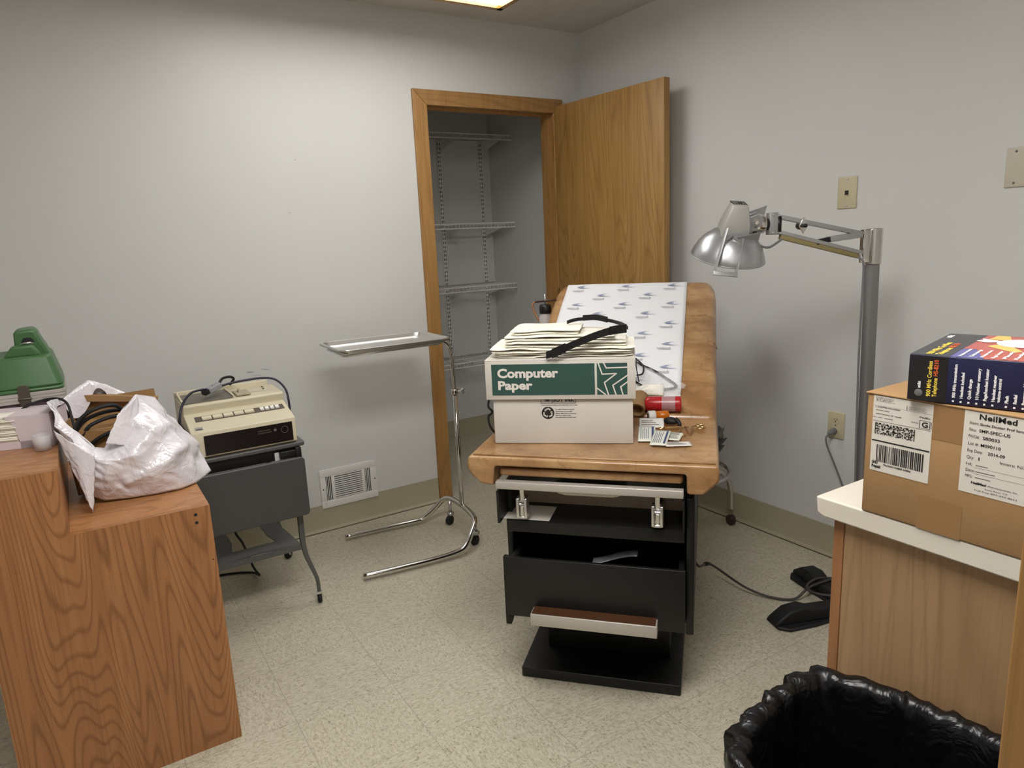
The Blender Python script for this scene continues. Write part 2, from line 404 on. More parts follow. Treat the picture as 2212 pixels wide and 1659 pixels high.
g = B(); g.box(-3.9, OX0-.071, -.0275, -.022, 0, .0012); g.box(-.0275, -.022, -2.5, -.02, 0, .0012); g.build('toe_shadow_strip', 'gap', kind=ST, smooth=0)  # dark strip on the floor painting in the shadowed gap along the baseboard toe
# closet door frame
def casing(name, pts, y0, y1, mat):
    return B().prism(pts, y0, y1, 'y').build(name, mat, kind=ST, bevel=.002)
T = .069
casing('trim_1', [(OX0-T, 0), (OX0+.004, 0), (OX0+.004, OH-.002), (OX0-T, OH+T)], -.014, .001, 'oak_t')
casing('trim_2', [(OX1-.004, 0), (OX1+T-.012, 0), (OX1+T-.012, OH+T), (OX1-.004, OH-.002)], -.014, .001, 'oak_t')
casing('trim_3', [(OX0-T, OH+T+.0005), (OX1+T-.012, OH+T+.0005), (OX1-.004, OH-.0015), (OX0+.004, OH-.0015)], -.0142, .001, 'oak_h')
jb = B(); jb.box(OX0-.015, OX0, .001, .115, 0, OH+.0145); jb.box(OX1, OX1+.015, .001, .115, 0, OH+.0145); jb.box(OX0+.0003, OX1-.0003, .001, .115, OH, OH+.0145)
jb.box(OX0, OX0+.011, .042, .075, 0, OH); jb.box(OX1-.011, OX1, .042, .075, 0, OH); jb.box(OX0+.011, OX1-.011, .042, .075, OH-.011, OH)
jb.build('trim_4', 'oak_t', kind=ST, smooth=0)
# open closet door
ang = math.atan2(.05, .762)
DF = Matrix.Translation((OX1+.004, -.018, 0)) @ rotz(ang)
d = B(DF).box(-.004, .034, -.766, 0, .012, 2.022).build('door_1', 'oak', kind=ST, bevel=.0015)
hb = B(DF)
for z in (.25, 1.02, 1.8): hb.cyl((-.008, .004, z-.045), (-.008, .004, z+.045), .006, 10)
hb.build('hinge', 'brasstrim', d, split=True)
kb = B(DF)
kb.lathe([(.0, 0), (.028, 0), (.028, .006), (.012, .010), (.011, .03), (.024, .04), (.026, .052), (.018, .06), (0, .062)], 20, Matrix.Translation((-.004, -.70, .95)) @ Matrix.Rotation(R(-90), 4, 'Y'))
kb.build('door_knob', 'steel', d)
# entry door frame close to the camera, on the right
e = B(); e.box(-2.130, -2.115, -3.2, -3.065, 0, 2.04); e.box(-2.1265, -2.06, -3.0795, -3.064, 0, 2.10)
e.build('trim_6', 'oak_t', kind=ST, bevel=.0015)
e = B(); e.box(-3.115, -3.10, -3.2, -3.065, 0, 2.04); e.box(-3.17, -3.1035, -3.0795, -3.064, 0, 2.10); e.box(-3.10, -2.13, -3.2, -3.064, 2.025, 2.04)
e.build('trim_7', 'oak_t', kind=ST, bevel=.0015)

# ---------------------------------------------------------------- ceiling fixtures (the room's lamps)
def ceiling_light(x0, x1, y0, y1, lens, label):
    t = thing('ceiling_light', frame(((x0+x1)/2, (y0+y1)/2, CEIL)), label, 'light', 'ceiling lights')
    b = 2.322
    f = B()
    w = .016
    f.box(x0, x1, y0, y0+w, b, CEIL); f.box(x0, x1, y1-w, y1, b, CEIL); f.box(x0, x0+w, y0+w, y1-w, b, CEIL); f.box(x1-w, x1, y0+w, y1-w, b, CEIL)
    f.build('frame', 'white', t, smooth=0)
    f = B(); e = .004
    f.box(x0-e, x1+e, y0-e, y0+w+.006, b-.006, b+.022); f.box(x0-e, x1+e, y1-w-.006, y1+e, b-.006, b+.022); f.box(x0-e, x0+w+.006, y0-e, y1+e, b-.006, b+.022); f.box(x1-w-.006, x1+e, y0-e, y1+e, b-.006, b+.022)
    f.build('edge_trim', 'brasstrim', t, label='brass coloured edge trim', smooth=0)
    B().box(x0+w, x1-w, y0+w, y1-w, b+.006, b+.012).build('diffuser', lens, t, smooth=0)
    return t
ceiling_light(-1.98, -.757, -1.03, -.423, 'lens_near', 'brass trimmed fluorescent ceiling light box cut off by the top of the picture')
ceiling_light(-2.72, -1.50, -2.86, -2.25, 'lens_far', 'brass trimmed fluorescent ceiling light box nearer the entry door, outside the picture')

# ---------------------------------------------------------------- closet shelving
CX0, CX1, CYF, CYB = -1.19, -.012, .70, .988
sh_names = {1.985: 'white wire closet shelf, the topmost, seen from below', 1.45: 'white wire closet shelf, second from the top', 1.06: 'white wire closet shelf, third from the top', .58: 'white wire closet shelf, the lowest, level with the instrument tray'}
for z, lb in sh_names.items():
    t = thing('wire_shelf', frame((-.6, .85, z-.03)), lb, 'shelf', 'closet wire shelves')
    f = B()
    k = 0; x = CX0+.01
    while x < CX1:
        f.tube([(x, CYB, z), (x, CYF, z), (x, CYF-.002, z-.028)], .0017, 5); x += .0254
    f.build('deck_wire', 'shelfw', t)
    f = B()
    for yy, zz in ((CYF, z-.002), (CYF-.002, z-.03), (CYB, z-.003), ((CYF+CYB)/2, z-.003)): f.cyl((CX0, yy, zz), (CX1, yy, zz), .0040, 8)
    f.build('rail', 'shelfw', t, split=True)
    for xx in (-.69, -.38, -.075):
        f = B(); f.prism([(CYB-.004, z-.004), (CYF+.005, z-.004), (CYF+.005, z-.014), (CYB-.03, z-.075), (CYB-.004, z-.085)], xx+.006, xx+.009, 'x')
        f.build('bracket', 'shelfw', t, smooth=0)
for xx, lb in ((-.38, 'slotted white wall standard, left of the two seen in the closet'), (-.075, 'slotted white wall standard in the closet, beside the corner')):
    t = thing('shelf_standard', frame((xx, .993, .3)), lb, 'shelf standard', 'slotted closet standards')
    f = B(); f.box(xx-.0125, xx+.0125, .990, .9995, .3, 2.02); f.build('channel', 'shelfw', t, bevel=.001)
    f = B(); z = .33
    while z < 2.0:
        for dx in (-.006, .006): f.box(xx+dx-.0022, xx+dx+.0022, .9892, .9902, z, z+.016)
        z += .027
    f.build('slots', 'slot', t, smooth=0)

# ---------------------------------------------------------------- wall fittings
def plate(name, y0, y1, z0, z1, mat, label, cat):
    t = thing(name, frame((0, (y0+y1)/2, z0)), label, cat)
    B().box(-.006, -.0003, y0, y1, z0, z1).build('plate', mat, t, bevel=.0025)
    return t
WR = Matrix(((0, 0, -1, -.0064), (-1, 0, 0, 0), (0, 1, 0, 0), (0, 0, 0, 1)))     # x -> -y, y -> z on the right wall
t = plate('phone_jack_plate', -1.638, -1.562, 1.401, 1.517, 'plate', 'ivory telephone jack wall plate above the exam lamp arm', 'wall plate')
f = B()
for z in (1.411, 1.507): f.lathe([(0, .003), (.0032, .0025), (.0045, 0)], 12, Matrix.Translation((-.006, -1.60, z)) @ Matrix.Rotation(R(-90), 4, 'Y'))
f.build('screw', 'steel', t, split=True)
f = B(); f.box(-.0078, -.0055, -1.607, -1.593, 1.451, 1.467); f.build('jack_opening', 'ink', t, smooth=0)
B().box(-.0095, -.006, -1.61, -1.5935, 1.4485, 1.4505).build('jack_lip', 'plate', t, smooth=0)
t = plate('power_outlet', -1.638, -1.568, .505, .613, 'plate', 'ivory duplex power outlet with a grey plug in its lower socket', 'outlet')
for zz in (.538, .581):
    f = B(); f.prism([(-1.603+.0165*math.cos(a*math.pi/10), max(-.0118, min(.0118, .0165*math.sin(a*math.pi/10)))+zz) for a in range(20)], -.0078, -.005, 'x'); f.build('socket', 'plate', t, bevel=.0006)
f = B()
for zz in (.581,):
    f.box(-.0082, -.0077, -1.609, -1.6075, zz-.001, zz+.007); f.box(-.0082, -.0077, -1.5985, -1.597, zz-.001, zz+.0055); f.cyl((-.0082, -1.603, zz-.006), (-.0077, -1.603, zz-.006), .0022, 10)
f.build('socket_slot', 'ink', t, smooth=0)
B().lathe([(0, .002), (.003, .0015), (.004, 0)], 12, Matrix.Translation((-.006, -1.603, .559)) @ Matrix.Rotation(R(-90), 4, 'Y')).build('screw', 'steel', t, split=True)
t = plate('blank_wall_plate', -2.245, -2.125, 1.433, 1.551, 'plate2', 'putty coloured blank wall plate with screws at the right edge of the picture', 'wall plate')
f = B()
for yy in (-2.152, -2.218):
    for z in (1.446, 1.54): f.lathe([(0, .002), (.0032, .0015), (.004, 0)], 12, Matrix.Translation((-.006, yy, z)) @ Matrix.Rotation(R(-90), 4, 'Y'))
f.build('screw', 'amp', t, split=True)
t = thing('lamp_power_cord', frame((-.02, -1.60, .3)), 'grey power cord plugged into the ivory wall outlet', 'cord')
f = B(); f.tube([(-.009, -1.603, .538), (-.02, -1.603, .537), (-.038, -1.601, .532), (-.045, -1.60, .529)], [.011, .012, .010, .007], 12, sq=(1, .9)); f.build('plug', 'cord', t)
B().tube(catmull([(-.045, -1.60, .529), (-.055, -1.597, .515), (-.05, -1.60, .48), (-.03, -1.625, .40), (-.02, -1.66, .31), (-.03, -1.72, .16), (-.05, -1.80, .02), (-.12, -1.95, .006), (-.30, -2.02, .006)], 6), .0034, 8).build('cable', 'cord', t)
# floor-level air register
t = thing('wall_register', frame((-1.495, 0, .11)), 'white steel air register low on the back wall with louvres', 'vent')
X0, X1, Z0, Z1 = -1.634, -1.349, .110, .303; 
f = B()
def ring(f, x0, x1, z0, z1, xs, y0, y1):
    f.box(x0, x1, y0, y1, z0, xs[0][2]); f.box(x0, x1, y0, y1, xs[0][3], z1)
    px = x0
    for (a, c, zz0, zz1) in xs: f.box(px, a, y0, y1, zz0, zz1); px = c
    f.box(px, x1, y0, y1, xs[0][2], xs[0][3])
ring(f, X0, X1, Z0, Z1, [(-1.607, -1.578, .146, .267), (-1.563, -1.425, .146, .267), (-1.410, -1.381, .146, .267)], -.010, -.003)
f.build('frame', 'ventw', t, bevel=.001)
B().box(-1.612, -1.376, -.0022, -.0006, .142, .270).build('duct_opening', 'slot', t, smooth=0)
f = B()
for i in range(4):
    for c in (-1.6, -1.403): f.box(c-.004+i*.0082, c-.001+i*.0082, -.0095, -.003, .146, .267)
for i in range(12):
    z = .149+i*.0102; f.box(-1.563, -1.425, -.0095, -.003, z, z+.0050)
f.build('louvre', 'ventw', t, smooth=0)
f = B(); f.box(-1.6185, -1.6155, -.016, -.010, .148, .166); f.tube([(-1.617, -.016, .142), (-1.613, -.018, .136)], .003, 8); f.build('damper_lever', 'ventw', t, bevel=.001)
f = B()
for xx in (-1.622, -1.361): f.lathe([(0, .002), (.0032, .0012), (.0035, 0)], 10, Matrix.Translation((xx, -.010, .206)) @ Matrix.Rotation(R(90), 4, 'X'))
f.build('screw', 'slot', t, split=True)

# ================================================================ EXAM TABLE   (local x = right, y = back, z = up)
TF = frame((-1.328, -1.717, 0), math.atan2(-.741243, .671237))
t = thing('exam_table', TF, 'tan marbled vinyl exam table with raised back and open black metal base', 'exam table')
b = B(TF); b.box(-.243, .243, 0, .84, 0, .034); b.build('base_plate', 'black', t, bevel=.004)
b = B(TF); b.box(-.185, .205, .13, .78, .034, .27); b.build('pedestal', 'black', t, bevel=.003)
b = B(TF); b.box(-.13, -.1285, .1285, .13, .05, .26); b.box(.10, .1015, .1285, .13, .05, .26); b.build('pedestal_seam', 'ink', t, smooth=0, split=True)
b = B(TF)   # body carcass: sides, back, roof, bottom
b.box(.257, .278, -.05, .80, .235, .64); b.box(-.268, -.25, .0, .80, .225, .62)
b.box(-.25, .257, .76, .80, .24, .66); b.box(-.25, .257, -.02, .80, .655, .712); b.box(-.25, .257, 0, .78, .24, .262)
b.build('cabinet_shell', 'black', t, bevel=.002)
b = B(TF); b.box(-.252, .256, -.09, -.078, .262, .447); b.box(-.246, -.23, -.078, .35, .275, .43); b.box(.236, .252, -.078, .35, .275, .43); b.box(-.246, .252, -.078, .35, .275, .285)
dr = b.build('drawer', 'charcoal', t, bevel=.0015)
b = B(TF); b.box(-.172, .183, -.132, -.09, .262, .298); hd = b.build('pull', 'alu', dr, bevel=.002, label='aluminium drawer pull')
B(TF).box(-.168, .179, -.129, -.0895, .2985, .3005).build('pull_top', 'darkwood', hd, smooth=0)
b = B(TF); b.prism([(-.262, .225), (-.246, .225), (-.240, .245), (-.240, .27), (-.244, .27), (-.246, .25), (-.25, .25), (-.25, .44), (-.262, .44)], -.075, -.06, 'y'); b.build('side_runner', 'black', t)
b = B(TF); b.box(-.252, .252, -.055, .10, .545, .549); b.box(-.252, .252, -.055, -.052, .512, .549); b.build('front_shelf', 'charcoal', t, bevel=.001)
B(TF).box(-.266, -.126, -.05, .06, .549, .5498).build('sticker', 'paperw', t, label='white paper sticker on the shelf', smooth=0)
b = B(TF); b.box(-.27, -.262, -.085, .1, .548, .645); b.box(.2475, .2525, -.085, .1, .552, .645); b.build('shelf_cheek', 'charcoal', t, bevel=.001, split=True)
b = B(TF); b.box(-.262, .248, .088, .10, .549, .655); b.build('compartment_back', flat('taupe_panel', (176, 160, 140), .5, vary=.1), t, smooth=0)
B(TF).box(.165, .183, .06, .087, .549, .63).build('bracket_block', 'black', t, bevel=.001)
b = B(TF); b.box(-.268, .250, -.094, -.070, .655, .677); b.build('front_rail', 'alu', t, bevel=.002, label='brushed aluminium front rail')
b = B(TF); b.prism(rrect(-.262, .248, -.075, .36, .012), .689, .711, 'z'); b.build('leg_extension_pad', 'leather', t, bevel=.006, seg=3)
b = B(TF); b.prism([(-.112, .655), (.095, .655), (.075, .640), (.06, .636), (-.075, .636), (-.095, .641)], -.066, .02, 'y'); b.build('pull_out_tray', flat('white_tray_plastic', (214, 208, 194), .45), t, bevel=.004)
for ux in (-.198, .181):
    c = B(TF); c.box(ux-.016, ux-.007, -.082, -.06, .565, .625); c.box(ux+.007, ux+.016, -.082, -.06, .565, .625); c.box(ux-.016, ux+.016, -.062, -.05, .565, .625); c.box(ux-.012, ux+.012, -.08, -.06, .563, .570)
    st = c.build('stirrup_clamp', 'steel', t, bevel=.002)
    c = B(TF); c.box(ux-.005, ux+.005, -.076, -.066, .57, .60); c.cyl((ux-.010, -.071, .604), (ux+.010, -.071, .604), .004, 10); c.prism([(ux-.006, .615), (ux+.006, .615), (ux+.007, .655), (ux-.007, .655)], -.07, -.06, 'y'); c.build('latch', 'chrome', st, bevel=.001)
# dark inner box with something light lying in it
b = B(TF); b.box(-.246, .252, .30, .315, .27, .54); b.build('drawer_back', 'black', t, smooth=0)
b = B(TF); b.grid(lambda a, c: (-.01+.13*a, -.02+.03*c+.02*math.sin(a*3), .43-.02*math.cos(a*2.4)+.006*c), 12, 4); b.build('rolled_plastic', flat('smoky_plastic', (120, 122, 124), .3), t, solid=.002)
# seat cushion : saddle profile
prof = [(-.345, .748), (-.350, .735), (-.350, .712), (-.338, .692), (-.312, .668), (-.276, .663), (-.272, .668), (-.270, .716), (-.266, .722), (.253, .722), (.257, .716), (.258, .672), (.262, .666), (.300, .668), (.325, .690), (.340, .708), (.340, .735), (.336, .748)]
b = B(TF); b.prism(prof, -.092, .388, 'y'); b.build('seat_cushion', 'leather', t, bevel=.012, seg=4)
b = B(TF); b.tube([(-.335, -.076, .7505), (.33, -.076, .7505)], .0022, 6); b.build('cushion_piping', 'leather', t)
# back cushion (raised)
BA = math.atan2(.395, .835); BL = .924
BM = TF @ Matrix.Translation((0, .385, .75)) @ Matrix.Rotation(BA, 4, 'X')
def tb(x0, x1, y0, y1, r): return rrect(x0, x1, y0, y1, r, 6)
out = [(-.337, .0), (.337, .0), (.337, .76)] + [(.337-.045*(1-math.cos(k*R(15)))-.02*k/6, .76+.15*math.sin(k*R(15))+.014*k/6) for k in range(1, 7)]
out = [(-.337, 0), (.337, 0)] + [(.337-.06*(k/8)**3-.0*k, .72+.19*math.sin(k/8*R(90))) for k in range(0, 9)] + [(-.337+.06*(k/8)**3, .72+.19*math.sin(k/8*R(90))) for k in range(8, -1, -1)]
b = B(BM); b.prism(out, -.085, 0, 'z'); b.build('back_cushion', 'leather', t, bevel=.026, seg=5)
b = B(BM); b.tube([(-.325, .43, .0), (-.33, .43, -.02)], .003, 6); b.tube([(.345-.018, .44, .001), (.339, .44, -.03)], .003, 6); b.build('cushion_crease', 'leather', t, split=True)
b = B(TF)
for ux in (-.18, .18): b.tube([(ux, .62, .60), (ux, .98, .93)], .014, 10)
b.build('back_support_arm', 'black', t, split=True)
B(BM).box(-.27, .27, .05, .8, -.10, -.084).build('back_board', 'black', t, bevel=.003)
# paper on the back cushion
def paper(a, c):
    u0 = -.292+.512*a; tt = .105+.845*c
    z = .0035 + .0022*nz((a*3, c*6, 0), 1.3)
    if tt > BL-.045: k = (tt-(BL-.045)); return (u0, BL-.045+.6*k, z-2.2*k*k-.1*k)
    return (u0, tt, z)
ptop = thing('exam_table_paper', BM @ Matrix.Translation((0, .105, .0)), 'white exam table paper printed with rows of small mirrored logos, on the raised back', 'paper')
B(BM).grid(paper, 30, 60).build('sheet', 'sheet', ptop, solid=.0006)
MIR = Matrix.Diagonal((-1, 1, 1, 1))
pb, pt_ = B(BM), B(BM)
col = 0; xx = .168
while xx > -.27:
    yy = .20 + (.073 if col % 2 == 0 else 0)
    while yy < .87:
        m = Matrix.Translation((xx, yy, .0075)) @ Matrix.Diagonal((1.12, 1.15, 1, 1))
        up_ = [(-.026, 0), (-.012, .0075), (.004, .0115), (.018, .0125), (.004, .0095), (-.003, .0045), (-.003, -.001), (.008, -.0045), (.034, -.0062), (.008, -.0075), (-.010, -.005)]
        pb.poly(m, up_)
        pt_.text('Acrytex', m @ Matrix.Translation((.006, -.026, 0)) @ MIR, .0075, .047, bold=.012)
        pt_.quad(m, -.034, .006, -.0315, -.0295)
        yy += .147
    xx -= .097; col += 1
pb.build('swoosh_print', 'print_b', ptop, smooth=0, label='pale blue swooshes in staggered rows')
pt_.build('lettering_print', flat('grey_print', (140, 142, 152), .8), ptop, smooth=0, label='small grey mirrored lettering under each swoosh')

# ---------------------------------------------------------------- computer paper box on the table
BF = axes((-1.504, -1.467, .749), (.748, -.6634, 0), (.6634, .748, 0))
t = thing('storage_box', BF, 'white carton with a green panel reading Computer Paper, on the exam table', 'box')
b = B(BF); b.box(0, .408, 0, .285, 0, .15); b.build('box_body', 'boxw', t, bevel=.002)
LZ0, LZ1, LX0, LX1, LY = .136, .2545, -.018, .416, -.010
b = B(BF); 
b.box(LX0, LX1, LY, .295, LZ1-.003, LZ1); b.box(LX0, LX1, LY, LY+.004, LZ0, LZ1-.003); b.box(LX0, LX1, .291, .295, LZ0, LZ1-.003); b.box(LX0, LX0+.004, LY+.004, .291, LZ0, LZ1-.003); b.box(LX1-.004, LX1, LY+.004, .291, LZ0, LZ1-.003)
lid = b.build('lid', 'boxw', t, bevel=.0015)
FM = Matrix(((1, 0, 0, 0), (0, 0, -1, 0), (0, 1, 0, 0), (0, 0, 0, 1)))     # x->x, y->z, facing -y
def LM(y, off=.0006): return Matrix.Translation((0, y-off, 0)) @ FM
def cx(p): return LX0+(p-80)/1780*(LX1-LX0)
def cz(p): return LZ0+(985-p)/435*(LZ1-LZ0)
m0 = LM(LY); m1 = LM(LY, .001)
b = B(BF); b.quad(m0, cx(160), cx(1388), cz(935), cz(598)); b.quad(m0, cx(1414), cx(1765), cz(935), cz(598)); b.build('green_panel', 'green', lid, smooth=0)
b = B(BF)
b.text('Computer', m1 @ Matrix.Translation((cx(228), cz(740), 0)), (cz(643)-cz(740)), cx(960)-cx(228), bold=.038)
b.text('Paper', m1 @ Matrix.Translation((cx(228), cz(870), 0)), (cz(777)-cz(870)), cx(645)-cx(228), bold=.038)
b.build('lettering', 'lidtxt', lid, smooth=0, label='white lettering reading Computer Paper')
b = B(BF)
for ln in ([(1432,598),(1475,715),(1640,710),(1500,805),(1545,934)], [(1495,598),(1525,650),(1764,645)], [(1416,865),(1512,934)], [(1764,732),(1597,835),(1632,934)], [(1764,802),(1687,852),(1712,934)]):
    b.stroke(m1, [(cx(p), cz(q)) for p, q in ln], .0036)
b.build('star_emblem', 'lidtxt', lid, smooth=0, label='white outlined star emblem')
m2 = LM(0)
def bx(p): return (p-160)/1680*.408
def bz(p): return (1535-p)/550*.1375
b = B(BF)
def rect_o(b, x0, x1, z0, z1, w):
    b.quad(m2, x0, x1, z0, z0+w); b.quad(m2, x0, x0+w, z0, z1); b.quad(m2, x1-w, x1, z0, z1)
rect_o(b, bx(745), bx(882), bz(1045), bz(960), .0012); rect_o(b, bx(886), bx(1168), bz(1045), bz(960), .0012)
b.text('SOY INK', m2 @ Matrix.Translation((bx(893), bz(1026), 0)), bz(975)-bz(1026), bx(1150)-bx(893), bold=.03)
for r0, r1 in ((0, .008), (.0095, .011)):
    for k in range(24):
        a0, a1 = k*math.pi/12, (k+1)*math.pi/12; cxx, czz = bx(825), bz(985)
        b.poly(m2, [(cxx+r*math.cos(a), czz+r*math.sin(a)) for r, a in ((max(r0, .0001), a0), (r1, a0), (r1, a1), (max(r0, .0001), a1))])
b.text('CONTAINS SOYBEAN OIL PRINTED WITH INK', m2 @ Matrix.Translation((bx(748), bz(1071), 0)), .0022, bx(1185)-bx(748), bold=.03)
b.build('soy_ink_mark', 'ink', t, smooth=0)
b = B(BF); c0 = (bx(828), bz(1160)); rr = .0185
b.poly(m2, [(c0[0]+rr*math.cos(a*math.pi/24), c0[1]+rr*math.sin(a*math.pi/24)) for a in range(48)])
for i, s_ in enumerate(('To help preserve natural', 'resources and landfill', 'space, 30% post consumer', 'waste is used in this', 'manufacture of this box.')):
    b.text(s_, m2 @ Matrix.Translation((bx(918), bz(1126+i*23), 0)), .0026, bx([1145, 1118, 1170, 1105, 1168][i])-bx(918), bold=.03)
b.build('recycling_mark', 'ink', t, smooth=0)
b = B(BF); m3 = LM(0, .0011)
for k in range(3):
    a = R(90+120*k); ca, sa = math.cos(a), math.sin(a)
    b.stroke(m3, [(c0[0]+.0115*math.cos(a-.62), c0[1]+.0115*math.sin(a-.62)), (c0[0]+.0135*math.cos(a-.1), c0[1]+.0135*math.sin(a-.1)), (c0[0]+.0115*math.cos(a+.5), c0[1]+.0115*math.sin(a+.5))], .0042)
    tp = a+.95; b.poly(m3, [(c0[0]+.0065*math.cos(tp-.25), c0[1]+.0065*math.sin(tp-.25)), (c0[0]+.0155*math.cos(tp-.25), c0[1]+.0155*math.sin(tp-.25)), (c0[0]+.0105*math.cos(tp+.12), c0[1]+.0105*math.sin(tp+.12))])
b.build('recycling_arrows', 'boxw', t, smooth=0)
# folded towels on the lid
def towel(x0, x1, y0, y1, z0, h, layers, label, seed, fold='front'):
    tw = B(BF); zt = h/layers
    for k in range(layers):
        ins = .004*((k*7+seed) % 3); a0, a1, c0_, c1_ = x0+ins, x1-ins*.6, y0+.003*((k+seed) % 2), y1
        def fn(a, c, k=k, a0=a0, a1=a1, c0_=c0_, c1_=c1_):
            # cross-section loop around the sheet (c), along x (a)
            th = (c*2-math.sin(c*4*math.pi)/(2*math.pi)*.93)*math.pi; w = (c1_-c0_)/2; hy = zt*.49; cc = math.cos(th); r_ = hy/w
            yy = (c0_+c1_)/2 - w*cc; zz = z0+zt*(k+.5)+hy*(1-abs(math.cos(th))**5)**.5*(1 if math.sin(th) >= 0 else -1)
            x = a0+(a1-a0)*a
            e = min(a, 1-a); cr = (1-max(0, 1-e/.06)**2*.10); yy = (c0_+c1_)/2+(yy-(c0_+c1_)/2)*cr; x += .003*nz((0, yy*14, k+seed), 1)
            zz = z0+zt*(k+.5) + (zz-(z0+zt*(k+.5)))*min(1, .45+e*14)
            dz = .0046*nz((x*8, yy*7, k*.35+seed*.3), 1.5); yy += .007*nz((x*9, k*3.1, seed), 1.4)
            return (x, yy, max(z0+.0005, zz+dz*min(1, e*10)))
        tw.grid(fn, 40, 40)
    return tw.build('folded_towel', 'towel', label=label, cat='towel', group='cream towels stacked on the carton lid', smooth=60)
zz = .2550
towel(.000, .412, .012, .27, zz, .0145, 2, 'cream cotton towel at the very bottom of the stack on the carton', 1); zz += .0132
towel(-.008, .414, .006, .25, zz, .0155, 2, 'cream cotton towel second from the bottom of the stack, widest', 2); zz += .0142
towel(.035, .392, .018, .24, zz, .0175, 2, 'cream cotton towel in the middle of the stack, under the black strap', 3); zz += .0162
towel(.026, .362, .030, .235, zz, .017, 2, 'cream cotton towel second from the top of the stack', 4); zz += .0152
towel(.052, .258, .045, .22, zz, .019, 2, 'small cream cotton towel on top of the stack, at its left', 5); zz += .018
# black strap across the towels
def ribbon(pts, h, th, fr, n=8):
    P = catmull(pts, n); b = B(fr); rows = []
    for i, p in enumerate(P):
        a = P[max(0, i-1)]; c = P[min(len(P)-1, i+1)]; d = (c-a); d.z = 0; d.normalize(); nn = Vector((-d.y, d.x, 0))
        hh = h[0]+(h[1]-h[0])*i/(len(P)-1) if isinstance(h, tuple) else h
        rows.append([b.bm.verts.new(p+nn*s*th/2+Vector((0, 0, z*hh/2))) for s, z in ((-1, -1), (1, -1), (1, 1), (-1, 1))])
    for A, C in zip(rows, rows[1:]):
        for k in range(4): b.bm.faces.new((A[k], A[(k+1) % 4], C[(k+1) % 4], C[k]))
    b.bm.faces.new(rows[0][::-1]); b.bm.faces.new(rows[-1])
    bmesh.ops.recalc_face_normals(b.bm, faces=b.bm.faces[:])
    return b
t = thing('head_strap', BF @ Matrix.Translation((.28, -.01, .27)), 'curved black plastic headband strap lying across the cream towels', 'headband')
ribbon([(.165, -.020, .268), (.20, -.022, .280), (.25, -.016, .300), (.30, -.006, .318), (.345, .006, .330), (.385, .02, .335)], .021, .003, BF).build('front_band', 'plastic_k', t)
ribbon([(.182, -.0245, .273), (.20, -.0265, .281), (.222, -.026, .290)], .027, .003, BF).build('slide_buckle', 'plastic_k', t)
ribbon([(.345, .002, .331), (.365, .009, .3335), (.392, .018, .335)], .024, .004, BF).build('end_buckle', 'plastic_k', t)
ribbon([(.395, .03, .335), (.38, .09, .338), (.34, .15, .343), (.29, .17, .348), (.24, .16, .347), (.215, .13, .343)], .010, .003, BF).build('rear_band', 'plastic_k', t)
ribbon([(.335, .153, .345), (.30, .170, .351), (.26, .166, .351)], .017, .005, BF).build('rear_pad', 'plastic_k', t)

# ---------------------------------------------------------------- small things on the table
def on(u, v, z=.7485, a=0): return TF @ frame((u, v, z), a)
# cardboard core
m = BM @ frame((.084, .002, .0272), R(-4))
t = B(m); rr_ = .0262
t.lathe([(rr_, -.0), (rr_, .075), (.019, .075), (.019, 0), (rr_, 0)], 32, Matrix.Rotation(R(-90), 4, 'X'))
t.build('tape_roll', 'card', label='brown cardboard tube core lying open end forward right of the carton', cat='tape roll')
# white folded gauze lying on the back cushion
b = B(BM); b.grid(lambda a, c: (.068+.095*a, .105+.055*c, .010+.012*math.sin(a*3)*math.sin(c*3.1)+.003*nz((a*4, c*4, 1), 2)), 14, 10); b.build('gauze_pad', 'towel', solid=.008, label='white folded gauze lying above the cardboard tube', cat='gauze')
# red bottle lying on its side in the fold
m = BM @ Matrix.Translation((.108, .036, .0265)) @ rotz(R(2)); t = thing('red_bottle', m, 'red and clear plastic bottle lying on its side on the vinyl seat', 'bottle')
L = Matrix.Rotation(R(90), 4, 'Y')
B(m).lathe([(.0, 0), (.018, 0), (.024, .006), (.0255, .014), (.0255, .055)], 28, L).build('shoulder', 'red', t)
B(m).lathe([(.0252, .055), (.0252, .098)], 28, L).build('label_band', flat('pink_clear_label', (196, 150, 152), .25, trans=.3), t)
B(m).lathe([(.0255, .098), (.0258, .112), (.0245, .117), (0, .118)], 28, L).build('base', 'red', t)
# pill bottle
m = on(.125, .325, .7490, R(18)); t = thing('pill_bottle', m, 'orange pill bottle with white cap lying beside the red bottle', 'bottle')
L = Matrix.Translation((0, 0, .019)) @ Matrix.Rotation(R(90), 4, 'Y')
B(m).lathe([(0, .022), (.0165, .022), (.0165, .062), (.015, .065), (0, .065)], 24, L).build('vial', 'orange', t)
c = B(m).lathe([(0, 0), (.0165, 0), (.0185, .002), (.0185, .022), (.0165, .0225)], 24, L).build('cap', 'white', t)
B(m).lathe([(0, -.0008), (.009, -.0008), (.011, -.0002), (.012, -.0009), (.0125, .0002)], 24, L).build('cap_ring', 'ink_g', c)
